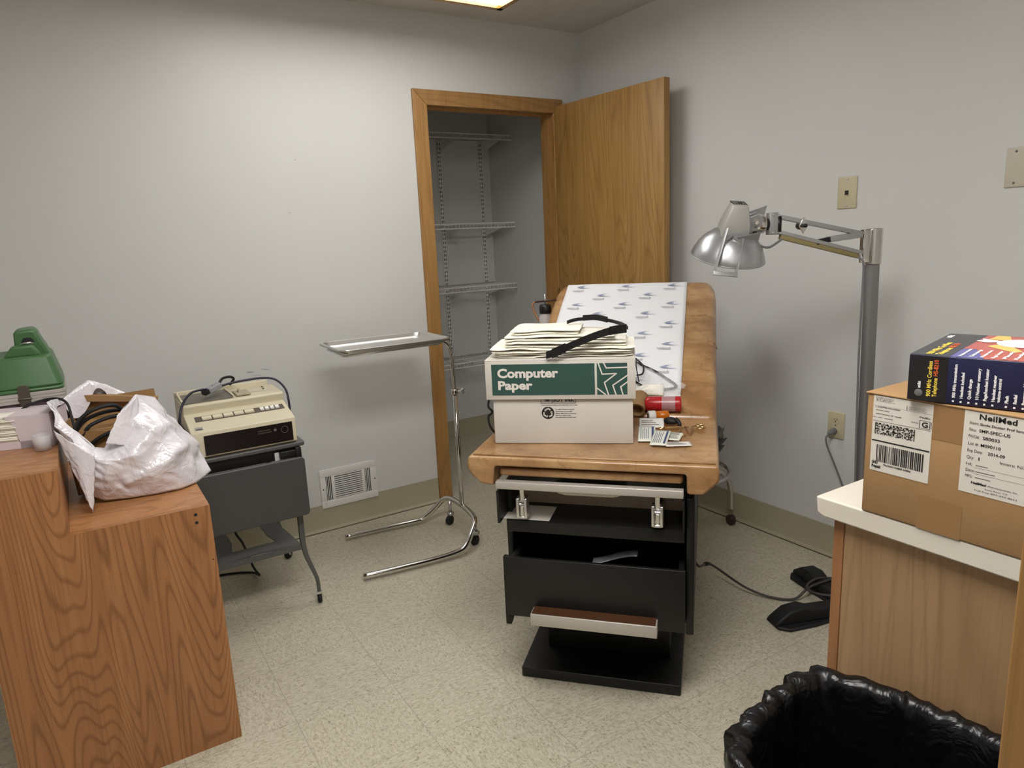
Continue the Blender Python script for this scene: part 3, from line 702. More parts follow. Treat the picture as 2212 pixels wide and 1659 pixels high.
# black cable loop in a clear bag on the back cushion
def onb(u, v, h=.006):
    s = (v-.385)/math.cos(BA); return (u, s, h)
t = thing('cable_bag', BM @ Matrix.Translation((.13, .18, 0)), 'clear plastic bag holding a looped black tube, leaning behind the carton', 'bag')
b = B(BM); b.tube(catmull([onb(.03, .66, .02), onb(.075, .635, .014), onb(.13, .60, .012), onb(.185, .55, .012), onb(.205, .525, .012), onb(.190, .512, .012), onb(.15, .508, .012), onb(.10, .515, .014), onb(.06, .53, .03)], 8), .0042, 8); b.build('tube', 'rubber', t)
b = B(BM); b.tube(catmull([onb(.055, .65, .03), onb(.085, .61, .03), onb(.088, .565, .032), onb(.07, .545, .04)], 6), .003, 8); b.tube(catmull([onb(.06, .62, .045), onb(.068, .56, .06), onb(.082, .50, .05)], 6), .0022, 6); b.build('thin_lead', 'rubber', t)
b = B(BM)
def film(a, c):
    u_ = .05+.19*a*(1-.15*c); v_ = .64-.16*c-.12*a*(1-c); p = onb(u_, v_, .022+.012*nz((a*7, c*7, 2), 1.5)+.004*nz((a*20, c*20, 5), 1)); return p
b.grid(film, 24, 18); b.build('film', 'clear', t)
# paper packets
def packet(name, u, v, a, w, h, zoff, label, kind, tilt=0, th=.002, mat='sachet'):
    m = on(u, v, .7490+zoff, a) @ Matrix.Rotation(tilt, 4, 'X')
    t = thing(name, m, label, 'packet', 'small packets beside the carton')
    b = B(m); b.grid(lambda p, q: (-w/2+w*p, -h/2+h*q, .0022+.0016*math.sin(p*3.1)*math.sin(q*3.1)+.0006*nz((p*3, q*3, u), 2)), 10, 8); b.build('wrapper', mat, t, solid=th)
    f = Matrix.Translation((0, 0, .0055))
    b = B(m)
    if kind == 'bars':
        b.quad(f, w*.28, w*.40, -h*.42, h*.42)
    if kind in ('bars', 'lines'):
        for i in range(5): b.quad(f, -w*.36+w*.11*i, -w*.36+w*.11*i+w*.03, -h*.38, h*(.36-.1*(i % 2)))
    if kind == 'strip':
        for i in range(3): b.quad(f, -w*.42, w*(.3-.12*i), -h*.3+i*h*.2, -h*.3+i*h*.2+h*.07)
    if kind == 'text':
        for i in range(5): b.quad(f, -w*.38, w*(.36-.08*(i % 3)), -h*.34+i*h*.15, -h*.34+i*h*.15+h*.045)
    b.build('printing', 'navyink' if kind == 'bars' else 'ink_g', t, smooth=0)
packet('syringe_packet', .140, .268, R(6), .075, .046, .012, 'white paper packet with grey print, farthest from the table edge', 'strip', mat='white', tilt=.42)
packet('sachet', .135, .150, R(4), .05, .110, .010, 'blue barred cream sachet tucked against the carton side', 'bars', tilt=.13)
packet('sachet', .177, .112, R(-4), .047, .110, .010, 'blue barred cream sachet lying to the right of its twin', 'bars', tilt=.11)
packet('sachet', .213, .150, R(-8), .045, .066, .0045, 'small white sachet with grey text lines near the scissors', 'text', tilt=.06)
packet('sachet', .228, .082, R(12), .072, .040, .002, 'creased white paper packet nearest the table edge, pointed at its right', 'strip', mat='white')
# black clip
b = B(on(.198, .292, .752, R(-20))); b.bm.free(); b.bm = bmesh.new()
bmesh.ops.create_icosphere(b.bm, subdivisions=3, radius=1, matrix=Matrix.Diagonal((.024, .015, .013, 1)))
for v in b.bm.verts: v.co += Vector((.003, .002, .002))*nz(v.co*60, 1); v.co.z = max(v.co.z, -.009)+.012; 
b.tube(catmull([(.015, 0, .02), (.028, -.004, .012), (.034, -.012, .003)], 5), [.007]*5+[.006]*5+[.003], 8)
b.build('rubber_ear_tip', 'rubber', label='small lumpy black rubber piece above the scissors', cat='rubber tip')
# scissors / forceps in brass wire
m = on(.238, .232, .7525, R(15)); t = thing('forceps', m, 'brass coloured forceps with ring handles lying open near the table edge', 'forceps')
b = B(m)
b.tube([(-.05, .018, .003), (.0, .012, .004), (.045, .028, .003)], .0019, 6); b.tube([(-.05, .028, .003), (.0, .024, .004), (.045, .012, .003)], .0019, 6)
b.tube([(.0, .02, .006), (-.03, -.055, .004)], .002, 6); b.tube([(.01, .018, .006), (.004, -.055, .004)], .0022, 6); b.tube([(.03, .01, .006), (.008, -.055, .004)], .0022, 6)
b.build('shaft', 'gold', t, split=True)
b = B(m)
for (x, y, rx, ry) in ((.058, .034, .014, .007), (.056, .008, .014, .008), (-.025, -.072, .016, .009), (-.062, .022, .012, .007)):
    b.tube([(x+rx*math.cos(k*math.pi/10), y+ry*math.sin(k*math.pi/10), .003) for k in range(20)], .0018, 6, closed=True)
b.build('ring_handle', 'gold', t, split=True)
# black lead hanging left of the carton
b = B(BF); b.tube(catmull([(-.012, .10, .13), (-.024, .08, .125), (-.028, .06, .10), (-.014, .05, .085), (-.026, .045, .07), (-.02, .04, .04), (-.005, .06, .012), (-.004, .12, .006)], 6), .0035, 8)
b.build('black_lead', 'rubber', label='thin black lead curling down the left side of the carton', cat='cord')
# cord from table to lamp foot
t = thing('table_power_cord', frame((-.5, -1.6, 0)), 'dark grey cord running over the floor from the table to the lamp feet', 'cord')
tw_ = TF @ Vector((.282, .5, .178))
b = B(); cp = catmull([tuple(TF @ Vector((.25, .62, .20))), tuple(tw_), (-.560, -1.465, .07), (-.535, -1.60, .028), (-.50, -1.69, .012), (-.44, -1.752, .010), (-.385, -1.772, .045), (-.31, -1.79, .055), (-.24, -1.80, .05), (-.22, -1.86, .045), (-.29, -1.93, .055), (-.37, -1.90, .062), (-.42, -1.83, .058), (-.40, -1.775, .055), (-.32, -1.76, .055), (-.2, -1.78, .03), (-.06, -1.80, .006)], 8)
b.tube(cp, .0046, 8); b.build('cable', 'cord_d', t)
b = B(); k = cp[14]; b.tube([cp[13], cp[14], cp[15]], .0075, 8); b.build('cord_tie', 'rubber', t)

# ================================================================ BACK OF THE ROOM
# rolling stool behind the table
SP = TF @ Vector((.20, 1.15, 0))
t = thing('rolling_stool', Matrix.Translation(SP), 'chrome rolling stool with foot ring, half hidden behind the exam table', 'stool')
def sp(u, v, z): q = TF.to_3x3() @ Vector((u, v, z)); return (SP.x+q.x, SP.y+q.y, SP.z+q.z)
B().lathe([(0, .445), (.155, .445), (.172, .455), (.178, .475), (.172, .50), (.15, .512), (0, .515)], 36, Matrix.Translation(SP)).build('seat', 'plastic_k', t)
B().cyl(sp(0, 0, .20), sp(0, 0, .445), .02).build('column', 'chrome', t)
B().tube([sp(.205*math.cos(k*math.pi/24), .205*math.sin(k*math.pi/24), .31) for k in range(48)], .009, 10, closed=True).build('foot_ring', 'chrome', t)
for deg in (36, 118, 190, 264):
    a = R(deg); ca, sa = math.cos(a), math.sin(a)
    t2 = B().tube(catmull([sp(.02*ca, .02*sa, .26), sp(.10*ca, .10*sa, .275), sp(.19*ca, .19*sa, .272), sp(.245*ca, .245*sa, .235), sp(.268*ca, .268*sa, .17), sp(.272*ca, .272*sa, .075)], 6), .0125, 12).build('leg', 'chrome', t)
    c = Matrix.Translation(sp(.272*ca, .272*sa, 0)) @ rotz(a+.8)
    b = B(c); b.lathe([(0, -.013), (.02, -.013), (.024, -.009), (.024, .009), (.02, .013), (0, .013)], 20, Matrix.Translation((0, 0, .0245)) @ Matrix.Rotation(R(90), 4, 'X')); b.build('caster', flat('brown_caster', (58, 40, 36), .4), t)
b = B(); 
for (u0, v0, z0, u1, v1, z1, u2, v2, z2) in ((.13, -.10, .50, .178, -.12, .545, .165, -.14, .505), (.14, -.10, .485, .19, -.12, .50, .165, -.13, .47), (.14, -.09, .465, .180, -.12, .468, .16, -.10, .43)):
    b.bm.faces.new([b.bm.verts.new(p) for p in (sp(u0, v0, z0), sp(u1, v1, z1), sp(u2, v2, z2))])
b.build('torn_cover', 'amp', t, solid=.002, smooth=0, label='torn grey vinyl flaps at the seat edge', split=True)
# suction jar on a pole stand behind the table
JP = TF @ Vector((-.375, 1.08, 0))
t = thing('suction_stand', Matrix.Translation(JP), 'suction jar with black cap and tan rubber tube, just behind the table back', 'medical stand')
def jp(u, z, v=0): q = TF.to_3x3() @ Vector((u, v, 0)); return (JP.x+q.x, JP.y+q.y, z)
b = B(); b.lathe([(0, 0), (.12, 0), (.12, .012), (.03, .03), (.012, .05), (0, .05)], 28, Matrix.Translation(JP)); b.build('foot', 'chrome', t)
B().cyl(jp(0, .03), jp(0, .93), .010).build('pole', 'chrome', t)
B().lathe([(0, .93), (.04, .93), (.04, .935), (.0, .935)], 24, Matrix.Translation(JP)).build('platform', 'chrome', t)
B().lathe([(0, .938), (.026, .938), (.028, .945), (.028, 1.005), (.022, 1.02), (.020, 1.03)], 24, Matrix.Translation(JP)).build('jar', 'frost', t)
B().lathe([(0, 1.022), (.024, 1.022), (.026, 1.03), (.026, 1.052), (.022, 1.06), (0, 1.062)], 24, Matrix.Translation(JP)).build('cap', 'plastic_k', t)
B().cyl(jp(0, 1.06), jp(0, 1.105), .0035, 8).build('valve_stem', 'steel', t)
b = B(); b.cyl(jp(-.045, 1.072), jp(.05, 1.08), .004, 8); b.build('valve_arm', flat('dark_brown_metal', (70, 46, 36), .4), t)
B().tube(catmull([jp(-.045, 1.073), jp(-.056, 1.06), (jp(-.052, 1.035)), jp(-.035, 1.0), jp(-.012, .975), jp(.02, .96)], 6), .0045, 8).build('rubber_tube', 'tan_tube', t)
B().tube(catmull([jp(.0, .975, .03), jp(-.03, .965, .03), jp(-.042, .945, .03), jp(-.042, .90, .03), jp(0, .88, .01)], 6), .0025, 8).build('wire_hook', 'steel', t)

# ================================================================ EXAM LAMP
LP = Vector((-.35, -1.915, 0))
t = thing('exam_lamp', Matrix.Translation(LP), 'tall silver exam lamp on a pole with jointed arm and round shade', 'lamp')
for k in range(4):
    a = R(65-0+90*k+ (90 if 0 else 0)) + R(0)
    a = math.atan2(.265, .10)+k*math.pi/2
    FMx = Matrix.Translation(LP) @ rotz(a)
    b = B(FMx)
    b.prism([(.02, -.028), (.16, -.052), (.27, -.060), (.305, -.035), (.305, .035), (.27, .060), (.16, .052), (.02, .028)], 0, .012, 'z')
    b.prism([(.02, .010), (.305, .010), (.300, .024), (.255, .055), (.20, .062), (.165, .048), (.02, .044)], -.030, .030, 'y')
    b.build('base_foot', 'rubber', t, bevel=.006)
b = B(Matrix.Translation(LP)); b.lathe([(0, 0), (.055, 0), (.055, .05), (.035, .06), (.0, .06)], 24); b.build('base_hub', 'rubber', t)
AD = Vector((-.286, .157, 0)).normalized(); PM = Matrix.Translation(LP) @ rotz(math.atan2(AD.y, AD.x))
b = B(PM); b.prism(rrect(-.022, .012, -.019, .019, .008), .05, 1.215, 'z')
for v in b.bm.verts:
    if v.co.z < .1: v.co.x -= .016
b.build('pole', flat('grey_aluminium_pole', (132, 130, 130), .4, .35), t)
b = B(PM); b.prism(rrect(-.025, .010, -.023, .023, .009), 1.216, 1.328, 'z'); b.box(.0, .034, -.012, .012, 1.222, 1.326); b.build('pole_bracket', 'chrome', t, bevel=.002)
def bar(name, p0, p1, w, h, mat):
    p0, p1 = Vector(p0), Vector(p1); m = axes(p0, p1-p0, (0, 1, 0)) if 0 else None
    d = (p1-p0); L = d.length; x = d.normalized(); y = Vector((0, 0, 1)).cross(x).normalized(); z = x.cross(y)
    m = Matrix(((x.x, y.x, z.x, p0.x), (x.y, y.y, z.y, p0.y), (x.z, y.z, z.z, p0.z), (0, 0, 0, 1)))
    return B(PM @ m).box(0, L, -w/2, w/2, -h/2, h/2).build(name, mat, t, bevel=.0015)
bar('upper_arm_bar', (.03, 0, 1.312), (.325, 0, 1.381), .018, .014, 'lampgrey')
bar('lower_arm_bar', (.03, 0, 1.253), (.325, 0, 1.335), .022, .012, 'lampgrey')
bar('cord_channel', (.045, 0, 1.244), (.30, 0, 1.315), .019, .014, flat('tan_cord_channel', (136, 122, 82), .5))
bar('spring_tube', (.022, 0, 1.312), (.145, 0, 1.300), .019, .018, 'lampgrey')
bar('spring_cap', (.140, 0, 1.3005), (.185, 0, 1.292), .020, .016, 'plastic_k')
bar('spring_cap', (.012, 0, 1.312), (.035, 0, 1.3115), .022, .022, 'plastic_k')
B(PM).prism([(.232, 1.322), (.247, 1.346), (.232, 1.372), (.217, 1.346)], .011, .016, 'y').build('tension_plate', 'chrome', t, bevel=.001)
b = B(PM); b.cyl((.232, .016, 1.346), (.232, .03, 1.346), .006, 12); b.cyl((.225, -.03, 1.346), (.225, -.011, 1.346), .012, 12); b.build('tension_knob', 'plastic_k', t)
b = B(PM); b.box(.312, .340, -.014, .014, 1.322, 1.390); b.build('arm_end_plate', 'lampgrey', t, bevel=.002)
b = B(PM); b.box(.3005, .312, -.011, .011, 1.33, 1.378); b.build('arm_end_block', 'plastic_k', t)
b = B(PM)
for xx, zz in ((.33, 1.384), (.33, 1.330), (.045, 1.250), (.035, 1.316)): b.cyl((xx, -.0165, zz), (xx, .0165, zz), .0045, 10)
b.build('pivot_bolt', 'chrome', t, split=True)
b = B(PM); b.cyl((.340, 0, 1.356), (.355, 0, 1.356), .018, 24); b.build('knuckle_neck', 'plastic_k', t)
b = B(PM); b.lathe([(0, 0), (.026, 0), (.028, .003), (.028, .022), (.026, .025), (0, .025)], 28, Matrix.Translation((.352, 0, 1.356)) @ Matrix.Rotation(R(90), 4, 'Y')); b.build('knuckle', 'chrome', t)
b = B(PM); b.lathe([(0, 0), (.030, 0), (.030, .007), (0, .007)], 28, Matrix.Translation((.377, 0, 1.356)) @ Matrix.Rotation(R(90), 4, 'Y')); b.build('knuckle_flange', 'lampgrey', t)
# head
HR = Vector((.849, -.528, 0)); HC = Vector((-.528, -.849, 0))
hz = (HR*.10 + HC*.30 + Vector((0, 0, 1))).normalized(); hx = (HR - hz*HR.dot(hz)).normalized(); hy = hz.cross(hx)
HM = Matrix(((hx.x, hy.x, hz.x, -.757), (hx.y, hy.y, hz.y, -1.690), (hx.z, hy.z, hz.z, 1.262), (0, 0, 0, 1)))
b = B(HM); b.lathe([(.112, -.002), (.1125, .002), (.108, .016), (.097, .038), (.080, .060), (.058, .078), (.034, .090), (.0, .094)], 48)
shd = b.build('shade', flat('spun_aluminium', (176, 178, 180), .3, .75), t, solid=.0016)
B(HM).tube([(.1125*math.cos(k*math.pi/32), .1125*math.sin(k*math.pi/32), -.001) for k in range(64)], .0022, 8, closed=True).build('rim_bead', 'lampgrey', shd)
B(HM).lathe([(0, .02), (.02, .022), (.03, .04), (.03, .06), (.014, .08), (0, .082)], 20).build('bulb', 'frost', t)
hs = bmesh.new(); b = B(HM)
lo = [(-.052, -.045), (.040, -.045), (.046, .035), (-.046, .035)]; hi = [(-.026, -.030), (.022, -.030), (.028, .022), (-.016, .030)]
V0 = [b.bm.verts.new((x, y, .052)) for x, y in lo]; V1 = [b.bm.verts.new((x*1.0, y, .11)) for x, y in [(-.044, -.042), (.036, -.042), (.042, .033), (-.036, .034)]]; V2 = [b.bm.verts.new((x, y, .168)) for x, y in hi]
for A, C in ((V0, V1), (V1, V2)):
    for k in range(4): b.bm.faces.new((A[k], A[(k+1) % 4], C[(k+1) % 4], C[k]))
b.bm.faces.new(V0[::-1]); b.bm.faces.new(V2)
hsg = b.build('lamp_housing', flat('warm_grey_casting', (168, 166, 160), .42, .2), t, bevel=.004)
b = B(HM)
for k in range(6): b.box(-.021+k*.0075, -.0175+k*.0075, -.024, .02, .166, .1690)
b.cyl((.002, -.002, .160), (.002, -.002, .1694), .008, 14); b.build('vent_slot', 'slot', hsg)
def strip(name, pts, w, th, ax, mat='lampgrey'):
    b = B(HM)
    for p, q in zip(pts, pts[1:]):
        p, q = Vector(p), Vector(q); x = (q-p).normalized(); y = Vector(ax); y = (y-x*y.dot(x)).normalized(); z = x.cross(y)
        m = Matrix(((x.x, y.x, z.x, p.x), (x.y, y.y, z.y, p.y), (x.z, y.z, z.z, p.z), (0, 0, 0, 1)))
        b.box(-th/2, (q-p).length+th/2, -w/2, w/2, -th/2, th/2, m)
    return b.build(name, mat, t, bevel=.0006)
hb = strip('handle', [(-.040, -.060, .105), (-.078, -.130, -.012), (-.012, -.134, -.014), (.012, -.062, .075)], .013, .0022, (0, 1, .5))
strip('handle_bar', [(-.080, -.134, -.010), (-.010, -.138, -.012)], .014, .004, (0, .6, .8))
strip('handle_cross', [(-.052, -.078, .060), (-.020, -.064, .082), (.012, -.075, .048)], .016, .0022, (0, -.4, .9))
b = B(HM)
for tri in (((-.018, -.066, .078), (.062, -.062, .098), (.066, -.05, .070)), ((.045, .04, .130), (.10, .03, .158), (.098, .03, .128))):
    b.bm.faces.new([b.bm.verts.new(p) for p in tri])
b.build('yoke_flange', 'lampgrey', t, solid=.002, smooth=0, split=True)
b = B(HM); b.prism([(.036, .082), (.078, .090), (.084, .125), (.064, .140), (.036, .128)], -.012, -.004, 'y'); b.prism([(.036, .082), (.078, .090), (.084, .125), (.064, .140), (.036, .128)], .010, .018, 'y'); b.build('yoke', 'lampgrey', t, bevel=.001, split=True)
b = B(HM); b.cyl((.062, -.018, .115), (.062, .024, .115), .006, 12); b.cyl((.072, -.016, .098), (.072, .022, .098), .004, 10); b.build('yoke_bolt', 'chrome', t, split=True)
b = B(); P3 = PM.to_3x3()
w = lambda x, y, z: tuple(PM @ Vector((x, y, z)))
b.tube(catmull([tuple(HM @ Vector((.06, -.016, .105))), w(.39, .012, 1.345), w(.385, .035, 1.30), w(.35, .03, 1.285), w(.31, .012, 1.30), w(.29, .004, 1.312)], 8), .0036, 8)
b.tube(catmull([w(.05, .002, 1.243), w(.036, .018, 1.225), w(.034, .02, 1.15), w(.034, .02, .95), w(.028, .02, .7), w(.018, .02, .4), w(.01, .02, .1), w(.05, .03, .07)], 8), .0036, 8)
b.build('cable', 'cord', t)

# ================================================================ MAYO STAND
t = thing('instrument_stand', frame((-1.15, -.48, 0)), 'chrome wheeled instrument stand with one bent post and forked base', 'stand')
r = .0125
b = B(); b.tube(catmull([(-1.595, -.195, .022), (-1.40, -.215, .022), (-1.26, -.235, .024), (-1.215, -.242, .030), (-1.165, -.265, .075), (-1.13, -.288, .118), (-1.11, -.315, .130), (-1.10, -.36, .130), (-1.10, -.44, .128), (-1.112, -.55, .124), (-1.130, -.605, .114), (-1.168, -.640, .080), (-1.215, -.664, .038), (-1.26, -.670, .026), (-1.35, -.665, .022), (-1.50, -.650, .022), (-1.668, -.625, .022)], 6), r, 14)
b.build('base_frame', 'chrome', t)
for (x, y, x2, y2) in ((-1.11, -.325, -1.118, -.335), (-1.125, -.60, -1.135, -.60)):
    b = B(); b.cyl((x, y, .06), (x, y, .125), .008, 12); b.box(x-.012, x+.012, y-.013, y+.013, .048, .064); b.build('caster_stem', 'steel', t)
    b = B(Matrix.Translation((x-.006, y, .0235)) @ rotz(R(20))); b.lathe([(0, -.010), (.019, -.010), (.0235, -.006), (.0235, .006), (.019, .010), (0, .010)], 24, Matrix.Rotation(R(90), 4, 'X')); b.build('caster_wheel', 'rubber', t)
b = B(); b.cyl((-1.103, -.44, .125), (-1.108, -.448, .685), .0108, 18); b.build('lower_post', 'chrome', t)
b = B(); b.lathe([(0, 0), (.015, 0), (.0165, .003), (.0165, .018), (.015, .021), (0, .021)], 24, Matrix.Translation((-1.108, -.448, .672))); cl = b.build('collar', 'chrome', t)
b = B(); b.cyl((-1.10, -.455, .683), (-1.082, -.473, .683), .004, 10); b.prism([(-1.086, .668), (-1.074, .676), (-1.078, .684), (-1.068, .694), (-1.080, .698), (-1.090, .690)], -.478, -.470, 'y'); b.build('clamp_knob', 'steel', cl, bevel=.001)
b = B(); b.tube(catmull([(-1.108, -.448, .66), (-1.112, -.45, .80), (-1.118, -.45, .865), (-1.132, -.45, .900), (-1.160, -.45, .919), (-1.20, -.45, .922)], 8), .0082, 14)
b.tube([(-1.20, -.45, .922), (-1.20, -.33, .922), (-1.215, -.315, .922), (-1.61, -.305, .922), (-1.628, -.32, .922), (-1.635, -.53, .922), (-1.62, -.548, .922), (-1.22, -.535, .922), (-1.20, -.52, .922), (-1.20, -.45, .922)], .005, 10)
b.build('upper_frame', 'chrome', t)
# tray on it
TM = axes((-1.415, -.430, .9285), (1, -.02, 0), (0, 1, 0))
def rr2(w, d, r_): return rrect(-w, w, -d, d, r_, 5)
t = thing('instrument_tray', TM, 'shallow rectangular stainless steel instrument tray on the wheeled stand', 'tray')
b = B(TM)
rings = []
for (w_, d_, z_, r_) in ((.214, .136, .0012, .03), (.224, .146, .004, .035), (.231, .153, .019, .037), (.234, .156, .0215, .038), (.2405, .1625, .0218, .04), (.242, .164, .0195, .04), (.2415, .1635, .012, .04)):
    rings.append([b.bm.verts.new((x, y, z_)) for x, y in rr2(w_, d_, r_)])
for A, C in zip(rings, rings[1:]):
    n = len(A)
    for k in range(n): b.bm.faces.new((A[k], A[(k+1) % n], C[(k+1) % n], C[k]))
b.bm.faces.new(rings[0])
b.build('pan', 'steel', t, solid=.0012, smooth=22, recalc=True)

# ================================================================ TYPING CART AND PRINTER
t = thing('typing_cart', frame((-2.06, -.45, 0)), 'grey steel typing cart with its front leaf folded down, on casters', 'cart')
b = B(); b.prism(rrect(-2.262, -1.866, -.705, -.20, .012), .640, .656, 'z'); b.build('top', 'grey_cart', t, bevel=.004)
b = B(); b.box(-2.25, -1.885, -.69, -.67, .598, .640); b.box(-2.25, -1.885, -.23, -.215, .598, .640); b.box(-2.25, -2.235, -.67, -.23, .598, .640); b.box(-1.895, -1.88, -.67, -.23, .598, .640); b.build('apron', 'charcoal', t, bevel=.002, split=True)
b = B(); b.box(-1.96, -1.89, -.712, -.69, .606, .632); b.box(-1.905, -1.885, -.716, -.70, .585, .64); b.build('leaf_hinge_arm', 'charcoal', t, bevel=.002)
B().box(-1.975, -1.905, -.6912, -.6902, .585, .628).build('paper_tag', 'white', t, smooth=0, label='white paper corner under the top')
leafM = Matrix(((1, 0, 0, 0), (0, 0, -1, -.716), (0, 1, 0, 0), (0, 0, 0, 1)))
b = B(); b.prism(rrect(-2.276, -1.880, .383, .606, .016, 5), 0, .016, 'z', leafM); b.build('drop_leaf', flat('dark_grey_enamel', (76, 75, 75), .4, vary=.05), t, bevel=.004)
for sx, sy in ((1, -1), (1, 1), (-1, -1), (-1, 1)):
    X = -1.905 if sx > 0 else -2.225; Y = -.668 if sy < 0 else -.232
    pts = [(X, Y, .60), (X, Y, .30), (X+.001*sx, Y, .245), (X+.008*sx, Y+.003*sy, .195), (X+.024*sx, Y+.010*sy, .14), (X+.034*sx, Y+.018*sy, .10), (X+.036*sx, Y+.020*sy, .052)]
    cp = catmull(pts, 5); b = B(); b.tube(cp, [.0145-.0065*(i/len(cp)) for i in range(len(cp))], 4, sq=(1, 1)); lg = b.build('leg', 'grey_cart', t, bevel=.0015)
    cxx, cyy = X+.036*sx, Y+.020*sy; a = R(78) if sy < 0 else R(30)
    FM2 = Matrix.Translation((cxx, cyy, 0)) @ rotz(a)
    b = B(FM2); b.box(-.010, .010, -.0125, .0125, .042, .052); b.prism([(-.008, .05), (.008, .05), (.012, .018), (.006, .018)], -.0125, -.0105, 'y'); b.prism([(-.008, .05), (.008, .05), (.012, .018), (.006, .018)], .0105, .0125, 'y'); b.build('caster_fork', 'steel', t)
    b = B(FM2); b.lathe([(0, -.008), (.016, -.008), (.0205, -.004), (.0205, .004), (.016, .008), (0, .008)], 22, Matrix.Translation((.008, 0, .0208)) @ Matrix.Rotation(R(90), 4, 'X')); b.build('caster_wheel', 'rubber', t)
b = B()
zc = .252
outer = [(-1.915, -.672), (-1.915, -.63), (-1.935, -.45), (-1.955, -.29), (-1.93, -.232), (-2.20, -.232), (-2.175, -.29), (-2.195, -.45), (-2.215, -.63), (-2.215, -.672), (-2.14, -.655), (-2.065, -.650), (-1.99, -.655)]
inner = [(-2.02, -.60), (-2.00, -.50), (-2.01, -.33), (-2.12, -.33), (-2.13, -.50), (-2.11, -.60)]
for z in (zc,):
    b.prism([(-1.915, -.672), (-1.915, -.63), (-1.985, -.585), (-2.145, -.585), (-2.215, -.63), (-2.215, -.672), (-2.065, -.655)], z-.004, z, 'z')
    b.prism([(-1.915, -.63), (-1.93, -.45), (-1.95, -.232), (-2.0, -.232), (-2.0, -.50), (-1.985, -.585)], z-.004, z-.0002, 'z')
    b.prism([(-2.215, -.63), (-2.145, -.585), (-2.13, -.50), (-2.13, -.232), (-2.18, -.232), (-2.20, -.45)], z-.004, z-.0002, 'z')
    b.prism([(-2.0, -.232), (-2.13, -.232), (-2.13, -.30), (-2.0, -.30)], z-.004, z-.0001, 'z')
b.prism([(-1.915, -.674), (-2.215, -.674), (-2.215, -.6705), (-1.915, -.6705)], z-.022, z, 'z')
b.build('lower_shelf', 'grey_cart', t, smooth=0)
b = B(); b.tube(catmull([(-2.12, -.45, .50), (-2.108, -.45, .294), (-2.082, -.45, .219), (-2.05, -.42, .10), (-2.02, -.36, .03), (-2.03, -.27, .008), (-2.10, -.22, .006), (-2.20, -.20, .006), (-2.40, -.22, .006)], 8), .0045, 8)
b.build('floor_cable', 'rubber', label='black cable dropping under the typing cart onto the floor', cat='cord')
# printer
PX0, PX1 = -2.240, -1.890
t = thing('dot_matrix_printer', frame((-2.065, -.52, .656)), 'beige dot matrix printer with a row of buttons, on the grey cart', 'printer')
b = B(); b.prism([(-.700, .662), (-.702, .748), (-.700, .752), (-.560, .790), (-.566, .816), (-.560, .822), (-.40, .826), (-.345, .80), (-.34, .662)], PX0, PX1, 'x'); bd = b.build('case', 'beige', t, bevel=.003)
B().box(PX0+.01, PX1-.01, -.69, -.35, .6565, .663).build('feet_plinth', 'beige_d', t)
sl = math.atan2(.038, .14)
SM = Matrix.Translation((PX0, -.700, .7525)) @ Matrix.Rotation(sl, 4, 'X')
FMp = Matrix(((1, 0, 0, 0), (0, 0, -1, -.7022), (0, 1, 0, 0), (0, 0, 0, 1)))
B(SM).box(.030, .335, .075, .112, -.001, .0012).build('button_panel', flat('taupe_strip', (92, 84, 74), .5), t, smooth=0)
for k in range(5): B(SM).prism([(.079, .001), (.100, .001), (.098, .008), (.091, .004), (.080, .007)], .052+k*.036, .084+k*.036, 'x').build('button', 'beige', t, bevel=.0008, label='wide beige key')
for k in range(4): B(SM).prism([(.082, .001), (.101, .001), (.099, .008), (.092, .004), (.083, .007)], .250+k*.018, .264+k*.018, 'x').build('small_button', 'white', t, bevel=.0008)
B(SM).box(.018, .043, .012, .034, -.0005, .0015).build('badge', 'steel', t, smooth=0, label='square silver badge')
b = B(SM); b.box(.0205, .0405, .0135, .0175, .0015, .0018); b.box(.0295, .0305, .022, .032, .0015, .0018); b.box(.0205, .0405, .0195, .0203, .0015, .0018); b.build('badge_mark', 'ink', t, smooth=0)
B().box(PX0+.038, PX1-.014, -.7032, -.7015, .668, .737).build('front_window', flat('smoked_window', (30, 22, 22), .2), t, smooth=0)
b = B(); b.text('MICRO PRINTER', FMp @ Matrix.Translation((PX0+.215, .718, .0012)), .0045, .042); b.text('ELECTRONIC RECORD', FMp @ Matrix.Translation((PX0+.215, .710, .0012)), .0045, .046); b.quad(FMp @ Matrix.Translation((0, 0, .0012)), PX0+.270, PX0+.279, .712, .720)
b.build('front_marking', 'ink_g', t, smooth=0)
b = B(); b.tube([(PX0+.308+.012*math.cos(k*math.pi/12), -.7035, .712+.012*math.sin(k*math.pi/12)) for k in range(24)], .0006, 5, closed=True); b.build('round_mark', 'ink_g', t)
b = B(); b.box(PX0+.01, PX0+.175, -.545, -.36, .823, .8262); b.build('paper_slot', flat('grey_recess', (110, 106, 98), .6), t, smooth=0)
b = B(); b.prism([(-.545, .8255), (-.36, .8255), (-.36, .842), (-.372, .842)], PX0+.004, PX0+.012, 'x'); b.box(PX0+.0, PX1-.01, -.372, -.352, .80, .840); b.box(PX0+.175, PX0+.182, -.53, -.37, .826, .832); b.build('rear_lid', 'beige', t, bevel=.002)
b = B(); b.box(PX0+.19, PX0+.24, -.54, -.45, .8255, .831); b.prism([(-.52, .826), (-.47, .826), (-.47, .842)], PX0+.205, PX0+.215, 'x'); b.build('paper_guide', 'beige_d', t, bevel=.001)
b = B(); b.cyl((PX1-.05, -.47, .8265), (PX1-.05, -.47, .8285), .004, 10); b.cyl((PX1-.045, -.43, .8265), (PX1-.045, -.43, .8285), .004, 10); b.build('screw_hole', 'ink', t, split=True)
